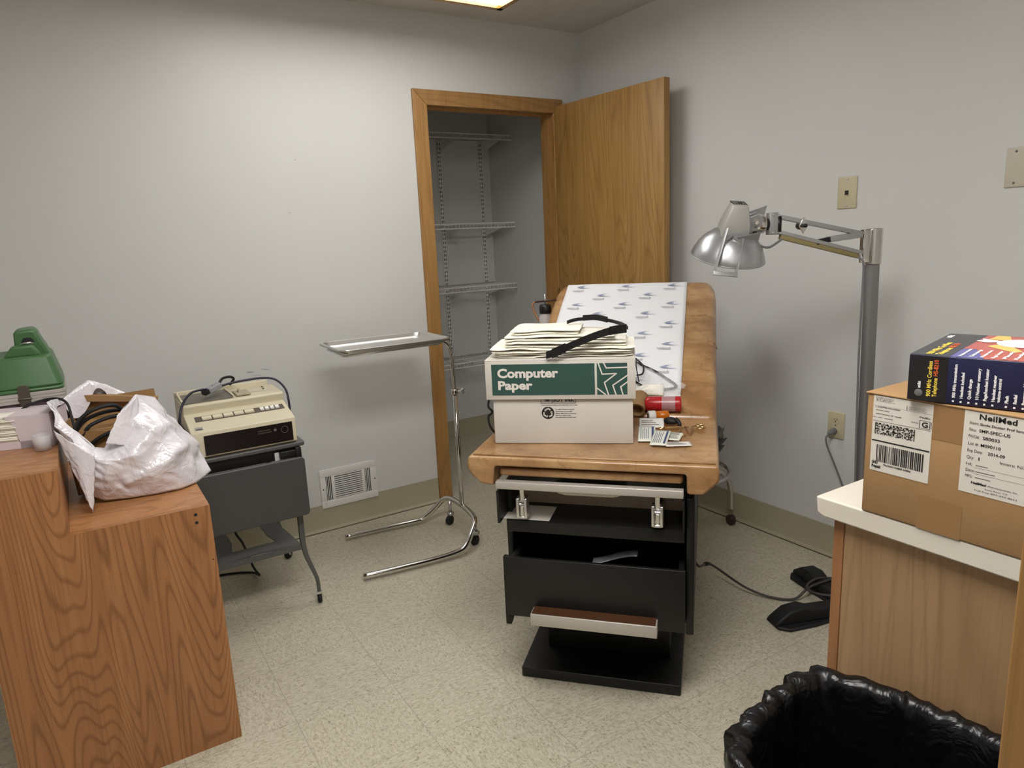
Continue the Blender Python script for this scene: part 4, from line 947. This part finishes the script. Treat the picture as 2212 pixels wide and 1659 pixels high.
b = B(); b.box(PX0-.0005, PX0+.003, -.62, -.60, .672, .72); b.box(PX0-.006, PX0+.001, -.60, -.40, .70, .74); b.build('side_recess', flat('olive_shadow_grille', (86, 82, 66), .6), t, smooth=0)
t = thing('printer_cable', frame((-2.10, -.45, .83)), 'dark blue printer cable with a grey connector draped over the beige printer', 'cord')
b = B(); b.tube(catmull([(-2.255, -.60, .665), (-2.262, -.60, .70), (-2.258, -.60, .775), (-2.24, -.58, .83), (-2.205, -.55, .862), (-2.165, -.53, .866), (-2.145, -.52, .862)], 8), .0042, 8)
b.tube(catmull([(-2.105, -.50, .862), (-2.06, -.49, .868), (-2.0, -.49, .872), (-1.94, -.50, .873), (-1.90, -.515, .862), (-1.876, -.54, .83), (-1.872, -.56, .79), (-1.874, -.57, .72), (-1.875, -.58, .665)], 8), .0042, 8)
b.build('cable', flat('navy_cable', (34, 34, 52), .4), t)
m = Matrix.Translation((-2.14, -.515, .857)) @ Matrix.Rotation(R(22), 4, 'Z') @ Matrix.Rotation(R(-16), 4, 'Y')
b = B(m); b.prism(rrect(-.004, .048, -.016, .016, .006), -.010, .010, 'z'); b.build('connector', flat('grey_connector', (150, 150, 154), .45), t, bevel=.003)
b = B(m); b.box(-.022, -.004, -.013, .013, -.008, .008); b.cyl((.02, -.0, .0102), (.02, 0, .0108), .003, 10); b.build('connector_shell', 'charcoal', t, bevel=.002)
b = B(); b.tube(catmull([(-2.10, -.49, .868), (-2.08, -.46, .884), (-2.05, -.44, .884), (-2.035, -.43, .872), (-2.05, -.42, .85)], 6), .005, 8); b.build('cable_loop', 'plastic_k', t)

# ================================================================ DESK END UNIT AND WHAT STANDS ON IT
DY0, DY1 = -1.298, -.56
t = thing('desk_unit', frame((-2.54, -.93, 0)), 'oak laminate stepped desk end panel at the left edge of the room', 'desk')
b = B(); b.prism([(-2.789, 0), (-2.286, 0), (-2.286, .697), (-2.600, .697), (-2.600, .862), (-2.789, .862)], DY0, DY0+.02, 'y'); fp = b.build('front_panel', 'lam', t, smooth=0)
b = B(); b.box(-2.600, -2.286, DY0+.0202, DY1, .675, .697); b.build('low_top', 'lam_top', t, smooth=0)
b = B(); b.box(-2.789, -2.600, DY0+.0202, DY1, .842, .862); b.build('raised_top', 'lam_top', t, smooth=0)
b = B(); b.box(-2.618, -2.600, DY0+.0202, DY1, .697, .8418); b.build('riser_panel', 'lam', t, smooth=0)
b = B(); b.box(-2.304, -2.286, DY0+.0202, DY1, 0, .6748); b.box(-2.789, -2.771, DY0+.0202, DY1, 0, .8418); b.box(-2.771, -2.304, DY1-.018, DY1, 0, .6748); b.build('side_panel', 'lam', t, smooth=0, split=True)
for (x, z, r_) in ((-2.322, .678, .0042), (-2.322, .656, .0042), (-2.295, .545, .0018)):
    B().cyl((x, DY0-.0006, z), (x, DY0+.001, z), r_, 14).build('screw_hole', 'ink', fp, split=True)
# tissue box with towels
GM = axes((-2.608, -1.028, .8625), (-.957, .29, 0), (-.29, -.957, 0))
GM = Matrix.Translation((-2.608, -1.028, .8625)) @ rotz(R(180-16.9))    # local x runs left along the front, y runs to the viewer
t = thing('towel_box', GM, 'white dispenser box with stacked paper towels showing through its cut front, on the raised top', 'box')
FG = Matrix(((-1, 0, 0, 0), (0, 0, 1, .0), (0, 1, 0, 0), (0, 0, 0, 1)))
b = B(GM); b.prism([(0, 0), (.185, 0), (.185, .088), (.125, .088), (.108, .082), (.086, .06), (.080, .03), (.078, .012), (.185, .012)][0:1]+[(.078, 0), (.078, .020), (.084, .055), (.096, .078), (.108, .088), (0, .088)], -.003, 0, 'y')
b.box(.0, .19, -.003, 0, 0, .02); b.box(0, .003, -.13, -.003, 0, .088); b.box(0, .19, -.13, -.127, 0, .088); b.box(0, .19, -.127, -.003, 0, .003); b.box(0, .10, -.127, -.003, .086, .088); b.box(.10, .19, -.127, -.07, .086, .088)
b.build('carton', flat('pinkish_white_board', (214, 200, 204), .7), t, smooth=0)
for k in range(15):
    b = B(GM); z = .022+k*.0045; b.grid(lambda a, c: (.082+.10*a, -.10*c+.004*math.sin(k*1.7)-.002, z+.001*nz((a*6, k, 0), 1)), 8, 2); b.build('paper_towel', 'towel', t, solid=.0034)
# small frosted cup
m = frame((-2.632, -1.062, .8625)); t = B(m); t.lathe([(0, .001), (.0185, .001), (.0222, .041), (.0212, .041), (.0176, .003), (0, .0025)], 32)
t.build('medicine_cup', 'frost', label='small frosted plastic cup standing in front of the towel box', cat='cup')
# green equipment case
CX0_, CX1_, CYa, CYb = -2.742, -2.566, -.85, -.60
t = thing('equipment_case', frame(((CX0_+CX1_)/2, (CYa+CYb)/2, .8625)), 'green hard shell equipment case with moulded handle, behind the white towel box', 'case')
def frus(b, x0, x1, y0, y1, z0, X0, X1, Y0, Y1, z1, r0=.02):
    A = [b.bm.verts.new((x, y, z0)) for x, y in rrect(x0, x1, y0, y1, r0)]; C = [b.bm.verts.new((x, y, z1)) for x, y in rrect(X0, X1, Y0, Y1, r0)]; n = len(A)
    for k in range(n): b.bm.faces.new((A[k], A[(k+1) % n], C[(k+1) % n], C[k]))
    b.bm.faces.new(A[::-1]); b.bm.faces.new(C)
b = B(); frus(b, CX0_+.012, CX1_-.012, CYa+.012, CYb-.012, .8628, CX0_+.004, CX1_-.004, CYa+.004, CYb-.004, .958); b.build('lower_shell', 'case_p', t, bevel=.004)
b = B()
for z in (.956, .966, .975): b.prism(rrect(CX0_-.001, CX1_+.001, CYa-.001, CYb+.001, .021), z, z+.007, 'z')
b.prism(rrect(CX0_+.001, CX1_-.001, CYa+.001, CYb-.001, .02), .956, .984, 'z'); b.build('rim', 'alu', t)
b = B(); frus(b, CX0_, CX1_, CYa, CYb, .984, CX0_, CX1_, CYa, CYb, .996); frus(b, CX0_, CX1_, CYa, CYb, .996, CX0_+.018, CX1_-.020, CYa+.022, CYb-.022, 1.083)
b.build('lid', 'case_g', t, bevel=.010, seg=3, recalc=True)
b = B(); b.prism([(-2.672, 1.075), (-2.668, 1.145), (-2.662, 1.152), (-2.625, 1.155), (-2.614, 1.150), (-2.603, 1.118), (-2.595, 1.100), (-2.588, 1.075)], -.775, -.66, 'y'); b.build('handle', 'case_g', t, bevel=.008, seg=3)
b = B(); b.prism([(-2.652, 1.121), (-2.645, 1.131), (-2.628, 1.131), (-2.620, 1.121), (-2.630, 1.111), (-2.650, 1.111)], -.7775, -.7745, 'y'); b.build('handle_recess', 'ink', t, smooth=0)
b = B(); b.tube(catmull([(-2.655, -.782, 1.112), (-2.645, -.80, 1.118), (-2.630, -.80, 1.118), (-2.625, -.782, 1.112)], 5), .003, 8); b.build('handle_ring', 'steel', t)
b = B(); b.prism([(-2.70, 1.080), (-2.676, 1.112), (-2.625, 1.114), (-2.607, 1.080)], -.812, -.772, 'y'); b.build('handle_tab', 'case_g', t, bevel=.007, seg=3)
b = B(); b.prism([(-2.678, .93), (-2.650, .93), (-2.650, 1.000), (-2.655, 1.006), (-2.673, 1.006), (-2.678, 1.0)], CYa-.006, CYa-.001, 'y'); b.tube([(-2.68, CYa-.004, .968), (-2.648, CYa-.004, .968)], .004, 8); b.build('latch', flat('dull_latch', (92, 84, 74), .4, .5), t, bevel=.001)
# black mains lead in front of the case
b = B(); b.tube(catmull([(-2.70, -.895, .93), (-2.66, -.90, .955), (-2.62, -.90, .966), (-2.585, -.92, .968), (-2.565, -.95, .955), (-2.56, -.98, .92), (-2.555, -1.0, .86), (-2.55, -1.0, .80), (-2.53, -.98, .72)], 6), .0035, 8)
b.build('case_lead', 'rubber', label='thin black lead running from the green case over the white box', cat='cord')
# open carton inside the bag
t = thing('small_carton', frame((-2.42, -.93, .699)), 'open brown carton standing inside the white plastic bag', 'box')
KM = Matrix.Translation((-2.450, -.925, .712)) @ rotz(R(-12)) @ Matrix.Rotation(R(-4), 4, 'Y')
b = B(KM); w_, d_, h_ = .108, .10, .20
b.box(-w_, w_, -d_, -d_+.003, 0, .12); b.box(-w_, w_, d_-.003, d_, 0, h_+.03); b.box(-w_, -w_+.003, -d_, d_, 0, h_); b.box(w_-.003, w_, -d_, d_, 0, h_-.03); b.box(-w_, w_, -d_, d_, 0, .003); b.build('carton_wall', 'card', t, smooth=0)
b = B(KM); b.prism([(-.09, .232), (.112, .192), (.114, .205), (-.09, .252)], d_-.03, d_+.0, 'y'); b.build('carton_flap', 'card', t, smooth=0)
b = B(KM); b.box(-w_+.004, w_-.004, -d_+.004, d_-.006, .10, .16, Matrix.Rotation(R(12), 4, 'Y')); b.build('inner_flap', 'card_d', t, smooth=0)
# black leads in the carton
b = B()
for pts in ([(-2.56, -1.02, .88), (-2.545, -1.02, .915), (-2.51, -1.02, .94), (-2.46, -1.01, .945), (-2.435, -1.0, .92), (-2.425, -1.0, .88), (-2.42, -1.0, .85)],
            [(-2.56, -1.0, .88), (-2.53, -1.0, .912), (-2.48, -.99, .925), (-2.43, -.98, .922), (-2.39, -.97, .915), (-2.37, -.96, .90)],
            [(-2.54, -1.0, .87), (-2.52, -1.0, .895), (-2.47, -.99, .908), (-2.42, -.98, .905), (-2.38, -.98, .90)],
            [(-2.53, -1.02, .845), (-2.50, -1.03, .865), (-2.46, -1.03, .878), (-2.42, -1.02, .878), (-2.39, -1.01, .87)]):
    b.tube(catmull(pts, 7), .0052, 8)
b.build('power_lead', 'rubber', label='loops of thick black power lead lying in the open carton', cat='cord')
# white plastic bag : front skirt from rim to base, wrapped round to the back
FR = [ # rows: rim, upper, lower, base   (left -> right round the front)
 [(-2.606, -1.060, .985), (-2.592, -1.10, .924), (-2.578, -1.10, .845), (-2.568, -1.06, .760)],
 [(-2.560, -1.10, .909), (-2.556, -1.145, .862), (-2.553, -1.135, .800), (-2.554, -1.09, .728)],
 [(-2.519, -1.11, .857), (-2.521, -1.150, .836), (-2.519, -1.140, .776), (-2.517, -1.10, .706)],
 [(-2.498, -1.10, .846), (-2.475, -1.145, .822), (-2.470, -1.145, .766), (-2.459, -1.11, .701)],
 [(-2.479, -1.09, .872), (-2.431, -1.145, .832), (-2.404, -1.155, .780), (-2.389, -1.12, .7005)],
 [(-2.446, -1.08, .935), (-2.380, -1.12, .884), (-2.339, -1.14, .794), (-2.329, -1.12, .7005)],
 [(-2.400, -1.04, .968), (-2.345, -1.07, .905), (-2.300, -1.10, .815), (-2.285, -1.09, .7005)],
 [(-2.352, -.98, .945), (-2.300, -1.00, .850), (-2.262, -1.03, .800), (-2.238, -1.05, .715)],
 [(-2.345, -.90, .92), (-2.30, -.90, .82), (-2.262, -.93, .77), (-2.245, -.95, .708)],
 [(-2.392, -.82, .925), (-2.36, -.79, .83), (-2.33, -.79, .75), (-2.33, -.82, .7005)],
 [(-2.462, -.81, .972), (-2.45, -.77, .85), (-2.44, -.77, .76), (-2.44, -.80, .7005)],
 [(-2.506, -.82, .994), (-2.52, -.78, .87), (-2.52, -.78, .77), (-2.51, -.80, .7005)],
 [(-2.575, -.86, .955), (-2.57, -.83, .86), (-2.565, -.83, .78), (-2.555, -.85, .7005)],
 [(-2.604, -.98, .975), (-2.585, -.97, .88), (-2.575, -.95, .80), (-2.568, -.95, .72)]]
NC = len(FR)
def bagpt(a, c):
    f = a*NC; i = int(f) % NC; tt = f-int(f); tt = tt*tt*(3-2*tt)*.5+tt*.5
    g = c*3; j = min(2, int(g)); s_ = g-j
    P = [[Vector(FR[(i+d) % NC][jj]) for jj in range(4)] for d in (0, 1)]
    L0 = P[0][j].lerp(P[0][j+1], s_); L1 = P[1][j].lerp(P[1][j+1], s_); q = L0.lerp(L1, tt)
    am = .011*min(1, (1-c)*5)*(.35+.65*min(1, c*8))
    r1 = 1-2*abs(nz((q.x*1.1+q.z*.5, q.y, q.z*1.6-q.x*.55), 9.0, 3)); r2 = 1-2*abs(nz(q, 24, 8))
    ctr = Vector((-2.43, -.93, q.z)); n = (q-ctr); n.normalize()
    u_ = (q.x+2.5)*.8+(q.z-.8)*.75; v_ = (q.z-.8)*.8-(q.x+2.5)*.45
    f1 = 1-abs(2*((u_*7+.35*nz(q, 7, 5)) % 1)-1); f2 = 1-abs(2*((v_*13+.5*nz(q, 9, 6)+q.y*3) % 1)-1)
    vo = 1-abs(nz((u_*2.2, v_, q.y), 26, 11))*2.4
    q = q+n*(am*.8*(r1-.6)+am*.35*vo+am*.55*(f2-.5)+am*.2*(f1-.5)); q.z = max(q.z, .7005)
    return q
b = B(); b.grid(lambda a, c: bagpt(a, c), 150, 48, closed=True)
t = thing('plastic_bag', frame((-2.43, -.95, .70)), 'open white plastic carrier bag slumped on the low oak top', 'bag')
b.build('bag_skin', 'whitebag', t, solid=.0006, smooth=60)
# turned-down rim flaps and inner lining
def rimp(a, dz, k): 
    p = bagpt(a, 0); ctr = Vector((-2.46, -.95, p.z)); return p.lerp(ctr, k)+Vector((0, 0, dz))
b = B(); b.grid(lambda a, c: rimp(a, .004*math.sin(c*3.1)-.075*c*c*(.6+.4*math.sin(a*40)), .10*c)+Vector((0, 0, .004*nz((a*30, c*4, 0), 1))), 120, 8, closed=True); b.build('inner_rim', 'whitebag', t, smooth=60)
def flap(a, c, pts):
    (A, Bq, Cq, D) = [Vector(p) for p in pts]; return A.lerp(Bq, a).lerp(D.lerp(Cq, a), c)+Vector((.003*nz((a*4, c*5, 1), 1.7), -.012*math.sin(a*3.1)*(1-.3*c), .003*nz((a*5, c*5, 7), 1)))
b = B(); b.grid(lambda a, c: flap(a, c, [(-2.600, -1.135, .925), (-2.522, -1.165, .848), (-2.546, -1.165, .698), (-2.556, -1.165, .742)]), 22, 30); b.build('hanging_handle', 'whitebag', t, solid=.0006, smooth=60, label='pointed bag handle flap hanging down at the left')
b = B(); b.grid(lambda a, c: flap(a, c, [(-2.452, -1.11, .938), (-2.40, -1.06, .972), (-2.405, -1.10, .835), (-2.492, -1.13, .868)]), 26, 22); b.build('folded_flap', 'whitebag', t, solid=.0006, smooth=60)

# ================================================================ COUNTER ON THE RIGHT
t = thing('base_cabinet', frame((-.70, -2.8, 0)), 'base cabinet with pale wood veneer end panel under the beige worktop', 'cabinet')
b = B(); b.box(-1.412, -1.396, -3.078, -2.530, 0, .832); b.build('end_panel', 'birch', t, smooth=0)
b = B(); b.box(-1.414, -1.36, -2.529, -2.510, 0, .832); b.box(-1.36, -.01, -2.529, -2.510, .78, .832); b.box(-1.36, -.01, -2.529, -2.510, .0, .09); b.box(-.05, -.01, -2.529, -2.51, .09, .78); b.build('face_frame', 'birch_f', t, bevel=.001)
for x0, x1 in ((-1.365, -.72), (-.70, -.045)):
    d = B().box(x0, x1, -2.509, -2.491, .085, .785).build('door', 'birch', t, bevel=.002)
    hx = x1-.05 if x0 < -1 else x0+.05; B().tube(catmull([(hx, -2.492, .64), (hx, -2.465, .65), (hx, -2.465, .72), (hx, -2.492, .73)], 5), .004, 8).build('handle', 'steel', d)
b = B(); b.box(-1.394, -.005, -3.078, -2.531, .02, .06); b.box(-.02, -.004, -3.078, -2.531, 0, .832); b.build('carcass', 'birch', t, smooth=0)
b = B(); b.prism([(-3.078, .834), (-2.500, .834), (-2.487, .840), (-2.485, .870), (-3.078, .870)], -1.434, -.002, 'x'); b.build('worktop', 'laptop', bevel=.003, label='beige laminate worktop with a squared edge, carrying the brown shipping carton', cat='worktop')
# brown shipping carton
CB = axes((-1.440, -2.571, .8705), (.0, -1, 0), (1, 0, 0))      # x runs towards the viewer, y runs to the wall
CB = Matrix(((.0, 1, 0, -1.436), (-1, 0, 0, -2.571), (0, 0, 1, .8705), (0, 0, 0, 1))) @ Matrix.Diagonal((1, 1, 1, 1))
t = thing('shipping_carton', CB, 'large brown shipping carton with two white labels, on the beige worktop', 'box')
CL, CD, CH = .455, .40, .2065
b = B(CB); b.box(0, CL, 0, CD, 0, CH-.003); b.build('carton', 'card', t, bevel=.003)
b = B(CB); b.box(-.002, CL+.001, -.002, CD/2-.001, CH-.003, CH); b.box(-.002, CL+.001, CD/2+.001, CD+.001, CH-.003, CH); b.build('top_flap', 'card', t, bevel=.001)
# mirror-safe label frame : X to the right along the face as seen, Y up, facing -x world
FL_ = CB @ Matrix(((1, 0, 0, 0), (0, 0, -1, 0), (0, 1, 0, 0), (0, 0, 0, 1)))
def QF(off): return Matrix(((1, 0, 0, 0), (0, 0, -1, -off), (0, 1, 0, 0), (0, 0, 0, 1)))
b = B(CB); b.quad(QF(.0004), .100, .152, .149, CH-.003); b.quad(QF(.0004), .092, .157, 0, .055); b.build('packing_tape', 'tape', t, smooth=0, split=True)
B(CB).quad(QF(.0006), .011, .105, .076, .2025).build('shipping_label', 'paperw', t, smooth=0)
B(CB).quad(QF(.0006), .149, .270, .079, .2032).build('product_label', 'paperw', t, smooth=0)
lx0, lz0 = .012, .054
b = B(CB); q = QF(.001)
for z in (.148, .1125, .0855): b.quad(q, lx0+.001, lx0+.075, z+.0, z+.0007)
b.quad(q, lx0+.0435, lx0+.0442, .149, .168)
rnd = random.Random(3)
for i in range(5): b.text(''.join(rnd.choice(['SHIP DATE ', 'ORIGIN ', 'WGT 12 LB ', 'BILL SENDER ', 'REF ']) for _ in range(1)), q @ Matrix.Translation((lx0+.003, .184-i*.0042, 0)), .0021, .02+.006*rnd.random(), bold=.01)
for i in range(5): b.text(['(US)', 'DIMS CAD', 'SYSTEM', 'DEPT', 'INV'][i]*2, q @ Matrix.Translation((lx0+.046, .166-i*.0034, 0)), .0018, .018+.006*rnd.random(), bold=.01)
b.text('1 SHIPPER ADDRESS', q @ Matrix.Translation((lx0+.003, .1445, 0)), .0022, .032, bold=.03)
b.text('FRONT DESK', q @ Matrix.Translation((lx0+.004, .137, 0)), .0022, .018, bold=.02)
b.text('ANYTOWN, ST 00000', q @ Matrix.Translation((lx0+.004, .1285, 0)), .0022, .034, bold=.03)
b.text('(555)', q @ Matrix.Translation((lx0+.050, .1235, 0)), .0028, .009)
b.text('FedEx', q @ Matrix.Translation((lx0+.060, .1375, 0)), .0034, .0135, bold=.02)
b.text('PO REF   000000', q @ Matrix.Translation((lx0+.001, .1205, 0)), .0018, .026, bold=.02)
for (x0, x1, z0, z1) in ((.0605, .0735, .1155, .1162), (.0605, .0735, .1318, .1325), (.0605, .0612, .1155, .1325), (.0728, .0735, .1155, .1325), (.0745, .0751, .1165, .1315)): b.quad(q, lx0+x0, lx0+x1, z0, z1)
b.text('G', q @ Matrix.Translation((lx0+.0632, .1185, 0)), .0112, .0075, bold=.03)
for r_ in range(14):
    for c_ in range(44):
        if rnd.random() < .5 or c_ < 1 or c_ > 42: b.quad(q, lx0+.004+c_*.00118, lx0+.004+c_*.00118+.00118, .0895+r_*.00145, .0895+r_*.00145+.00145)
x = lx0+.008
while x < lx0+.068:
    w_ = rnd.choice([.0006, .0006, .0012, .0018]); b.quad(q, x, x+w_, .0605, .0825); x += w_+rnd.choice([.0006, .0007, .0012])
b.text('GND', q @ Matrix.Translation((lx0+.0025, .0585, 0)), .0026, .008, bold=.05); b.text('Prepaid', q @ Matrix.Translation((lx0+.0025, .0552, 0)), .0026, .012, bold=.04)
b.text('TRACKING NUMBER 0000000', q @ Matrix.Translation((lx0+.018, .0580, 0)), .0014, .036, bold=.03)
ZO = [.050, .054, .0605, .0825, .0855, .0895, .110, .1125, .148, .190]; ZN = [.074, .079, .0925, .1215, .1265, .139, .158, .1605, .186, .2015]
for v in b.bm.verts:
    v.co.x = .011+(v.co.x-.012)*.094/.076; z = v.co.z
    for i in range(9):
        if z <= ZO[i+1] or i == 8: v.co.z = ZN[i]+(z-ZO[i])/(ZO[i+1]-ZO[i])*(ZN[i+1]-ZN[i]); break
b.build('label_print', 'ink', t, smooth=0, label='black shipping label print and bar codes')
b = B(CB); px0 = .149
b.text('NeilMed', q @ Matrix.Translation((.1685, .1925, 0)), .0082, .048, bold=.03, sp=1.06)
for (a, c, z, vx, vw) in (('Item:', 'Single Doctor Prof Sample', .1835, .1705, .062), ('Sku:', 'SMP-SPEC-US', .1735, .1700, .040), ('PW/O#:', 'SB0033', .1635, .1755, .022), ('Lot #:', 'M090110', .1525, .1735, .026), ('Exp Date:', '2014-09', .1420, .1840, .022), ('Qty:', '1', .1315, .1705, .0015), ('Id:', '', .1215, 0, 0), ('Date:', '', .1120, 0, 0), ('MFG:', '', .1030, 0, 0)):
    b.text(a, q @ Matrix.Translation((.1565, z, 0)), .0046, .0021*len(a)+.0015, bold=.0)
    if c: b.text(c, q @ Matrix.Translation((vx, z, 0)), .0046 if c[1:2] != 'i' else .0036, vw, bold=.02)
for z, x1 in ((.1215, .19), (.1120, .20), (.1030, .195)): b.quad(q, .170, x1-.004, z+.0012, z+.0020)
for z in (.1195, .110): b.quad(q, .168, .262, z, z+.0003)
b.text('Inners: N/A', q @ Matrix.Translation((.200, .1325, 0)), .0044, .034)
b.text('NeilMed', q @ Matrix.Translation((.1655, .0945, 0)), .0036, .020, bold=.04); b.text('Pharmaceuticals, Inc.', q @ Matrix.Translation((.188, .0945, 0)), .0026, .038)
b.text('Santa Rosa, CA', q @ Matrix.Translation((.184, .0895, 0)), .0022, .03); b.text('Toll free 877-477-8633', q @ Matrix.Translation((.170, .0845, 0)), .0024, .056)
b.build('product_print', 'ink', t, smooth=0, label='black product label print')
# cordless telephone carton
PB = axes((-1.451, -2.642, 1.0785), (.235, -.972, 0), (.972, .235, 0))
t = thing('telephone_box', PB, 'navy and black telephone carton lying on top of the brown carton', 'box')
PL, PD, PH = .34, .245, .0705
b = B(PB); b.box(0, PL, 0, PD, 0, PH); b.build('carton', 'navy', t, bevel=.0012)
PBf = PB
b = B(PB); b.quad(QF(.0003), .001, .052, .001, PH-.001); b.build('black_panel', 'navyblack', t, smooth=0)
TP = lambda off: Matrix.Translation((0, 0, PH+off))
b = B(PB); b.poly(TP(.0003), [(0, .001), (.052, .001), (.052, PD*.35), (.056, PD-.001), (0, PD-.001)]); b.build('top_black', flat('carton_charcoal', (50, 52, 58), .28), t, smooth=0)
b = B(PB); b.poly(TP(.0003), [(.0525, .001), (.095, .001), (.070, PD*.35), (.0525, PD*.35)]); b.build('top_blue', flat('carton_violet', (92, 92, 150), .28), t, smooth=0)
b = B(PB); b.poly(TP(.0004), [(.095, .001), (PL-.001, .001), (PL-.001, PD-.001), (.0565, PD-.001), (.0525, PD*.351), (.070, PD*.351)]); b.build('top_red', 'redink', t, smooth=0, label='red and orange picture area with sheen washed into its colour')
b = B(PB); b.poly(TP(.0007), [(.066, PD*.80), (.098, PD*.78), (.088, PD-.003), (.070, PD-.003)]); b.poly(TP(.0007), [(.076, PD*.50), (.120, PD*.30), (.128, PD*.36), (.112, PD*.50), (.092, PD*.64)]); b.build('top_yellow', 'peach', t, smooth=0)
b = B(PB); b.poly(TP(.0010), [(.118+.036*math.cos(k*math.pi/10), PD*.68+.045*math.sin(k*math.pi/10)) for k in range(20)]); b.poly(TP(.0011), [(.052, PD*.70), (.068, PD*.64), (.084, PD*.68), (.10, PD*.60), (.106, PD*.72), (.075, PD*.76), (.056, PD*.82), (.060, PD*.75)]); b.build('top_handset_picture', 'whiteink', t, smooth=0)
RV = Matrix.Rotation(R(90), 4, 'Z')
b = B(PB); b.text('900 MHz Cordless', QF(.0007) @ Matrix.Translation((.0315, .008, 0)) @ RV, .0058, .054, bold=.02); b.text('Telephone', QF(.0007) @ Matrix.Translation((.0395, .008, 0)) @ RV, .0058, .029, bold=.02)
b.text('900 MHz Cordless', TP(.0008) @ Matrix.Translation((.027, .010, 0)) @ RV, .0088, .125, bold=.03); b.text('Telephone', TP(.0008) @ Matrix.Translation((.040, .010, 0)) @ RV, .0088, .07, bold=.03)
b.build('yellow_lettering', 'yellow', t, smooth=0)
b = B(PB); b.text('HS-8210', QF(.0007) @ Matrix.Translation((.0395, .0395, 0)) @ RV, .0058, .0245, bold=.02); b.build('orange_lettering', 'orangeink', t, smooth=0)
b = B(PB); b.text('8210', TP(.0008) @ Matrix.Translation((.040, .086, 0)) @ RV, .0088, .045, bold=.03); b.build('orange_lettering', 'orangeink', t, smooth=0)
b = B(PB); b.text('at&t', QF(.0007) @ Matrix.Translation((.0175, .020, 0)) @ RV, .0042, .0105, bold=.04); b.build('maker_lettering', 'whiteink', t, smooth=0)
b = B(PB); b.text('at&t', TP(.0008) @ Matrix.Translation((.012, .19, 0)) @ RV, .009, .03, bold=.05); b.build('maker_lettering', 'whiteink', t, smooth=0)
b = B(PB)
xs_ = .064
for i, s_ in enumerate(('900 MHz transmission', 'Headset included', 'Quick charge', '10 Number memory', 'Page/handset locator', 'Handset receiver', 'volume control', 'Flash', 'Redial', 'Programmable ringer', 'Mute', 'Set/Save', 'Low battery indicator')):
    xx = xs_+i*.0098-(.0035 if i >= 6 else 0)
    b.text(s_, QF(.0007) @ Matrix.Translation((xx, .010, 0)) @ RV, .0040, None, bold=.045)
    if i != 6: b.quad(QF(.0007), xx-.0034, xx-.0008, .0035, .0062)
b.build('white_lettering', 'whiteink', t, smooth=0); b = B(PB)
for i in range(6): b.text(['Headset included', 'Quick charge', '10 Number memory', 'Page locator', 'Flash', 'Redial'][i], TP(.0012) @ Matrix.Translation((.066+i*.0135, .008, 0)) @ RV, .0048, .07, bold=.04); 
b.build('white_lettering', 'whiteink', t, smooth=0)
b = B(PB); b.lathe([(0, .0006), (.0045, .0004), (.0055, 0)], 24, QF(.0004) @ Matrix.Translation((.0155, .0125, 0))); b.build('globe_mark', 'amp', t)
# waste bin with black liner
BN = frame((-1.628, -2.772, -.012), R(8))
t = thing('waste_bin', BN, 'waste bin lined with a black plastic bag beside the veneer end panel', 'waste bin')
def sq(a, w_, d_, e=4.2):
    th = a*2*math.pi; c, s_ = math.cos(th), math.sin(th); k = (abs(c)**e+abs(s_)**e)**(-1/e); return (w_*c*k, d_*s_*k)
b = B(BN)
b.grid(lambda a, c: (*sq(a, .120+.036*c, .162+.039*c), .0+.585*c), 64, 8, closed=True); b.grid(lambda a, c: (*sq(a, .12*(1-c)+.0001, .162*(1-c)+.0001), .001), 64, 2, closed=True)
b.build('bin', 'charcoal', t, solid=.003)
def liner(a, c):
    # c 0 inside bottom .. .72 rim .. 1 outside hem
    if c < .72:
        k = c/.72; w_, d_, z = .085+.050*k+.008*k**8, .122+.057*k+.008*k**8, .03+.565*k
        am = .0055+.006*(1-k)
    else:
        k = (c-.72)/.28
        if k < .3: w_, d_, z = .143+.025*(1-math.cos(k/.3*math.pi/2)), .187+.026*(1-math.cos(k/.3*math.pi/2)), .595+.014*math.sin(k/.3*math.pi*.6)
        else: w_, d_, z = .168, .213, .608-.13*((k-.3)/.7)
        am = .007+.008*max(0, k-.25)
    fo = (a*17+.6*nz((math.cos(a*6.283)*2, math.sin(a*6.283)*2, 1), 1.5)) % 1; hi = max(0, min(1, (c-.6)*6)); 
    x, y = sq(a, w_, d_); q = Vector((x, y, 0)).normalized()
    th = a*2*math.pi; cyc = Vector((math.cos(th), math.sin(th), 0))
    p1 = abs(nz((cyc.x*4.5, cyc.y*4.5, z*3.0), 1.0, 4)); p2 = abs(nz((cyc.x*12, cyc.y*12, z*10), 1.0, 9))
    pl = 1-2.2*p1+hi*(1.5*(fo**1.5)-.5); 
    return (x+q.x*am*(pl+.5*(1-2*p2)), y+q.y*am*(pl+.5*(1-2*p2)), z+.007*nz((cyc.x*9, cyc.y*9, c*4), 1, 2)+(.02*nz((cyc.x*5, cyc.y*5, 0), 1, 6) if c > .97 else 0))
b = B(BN); b.grid(liner, 220, 60, closed=True); b.build('liner', 'blackbag', t, smooth=50)
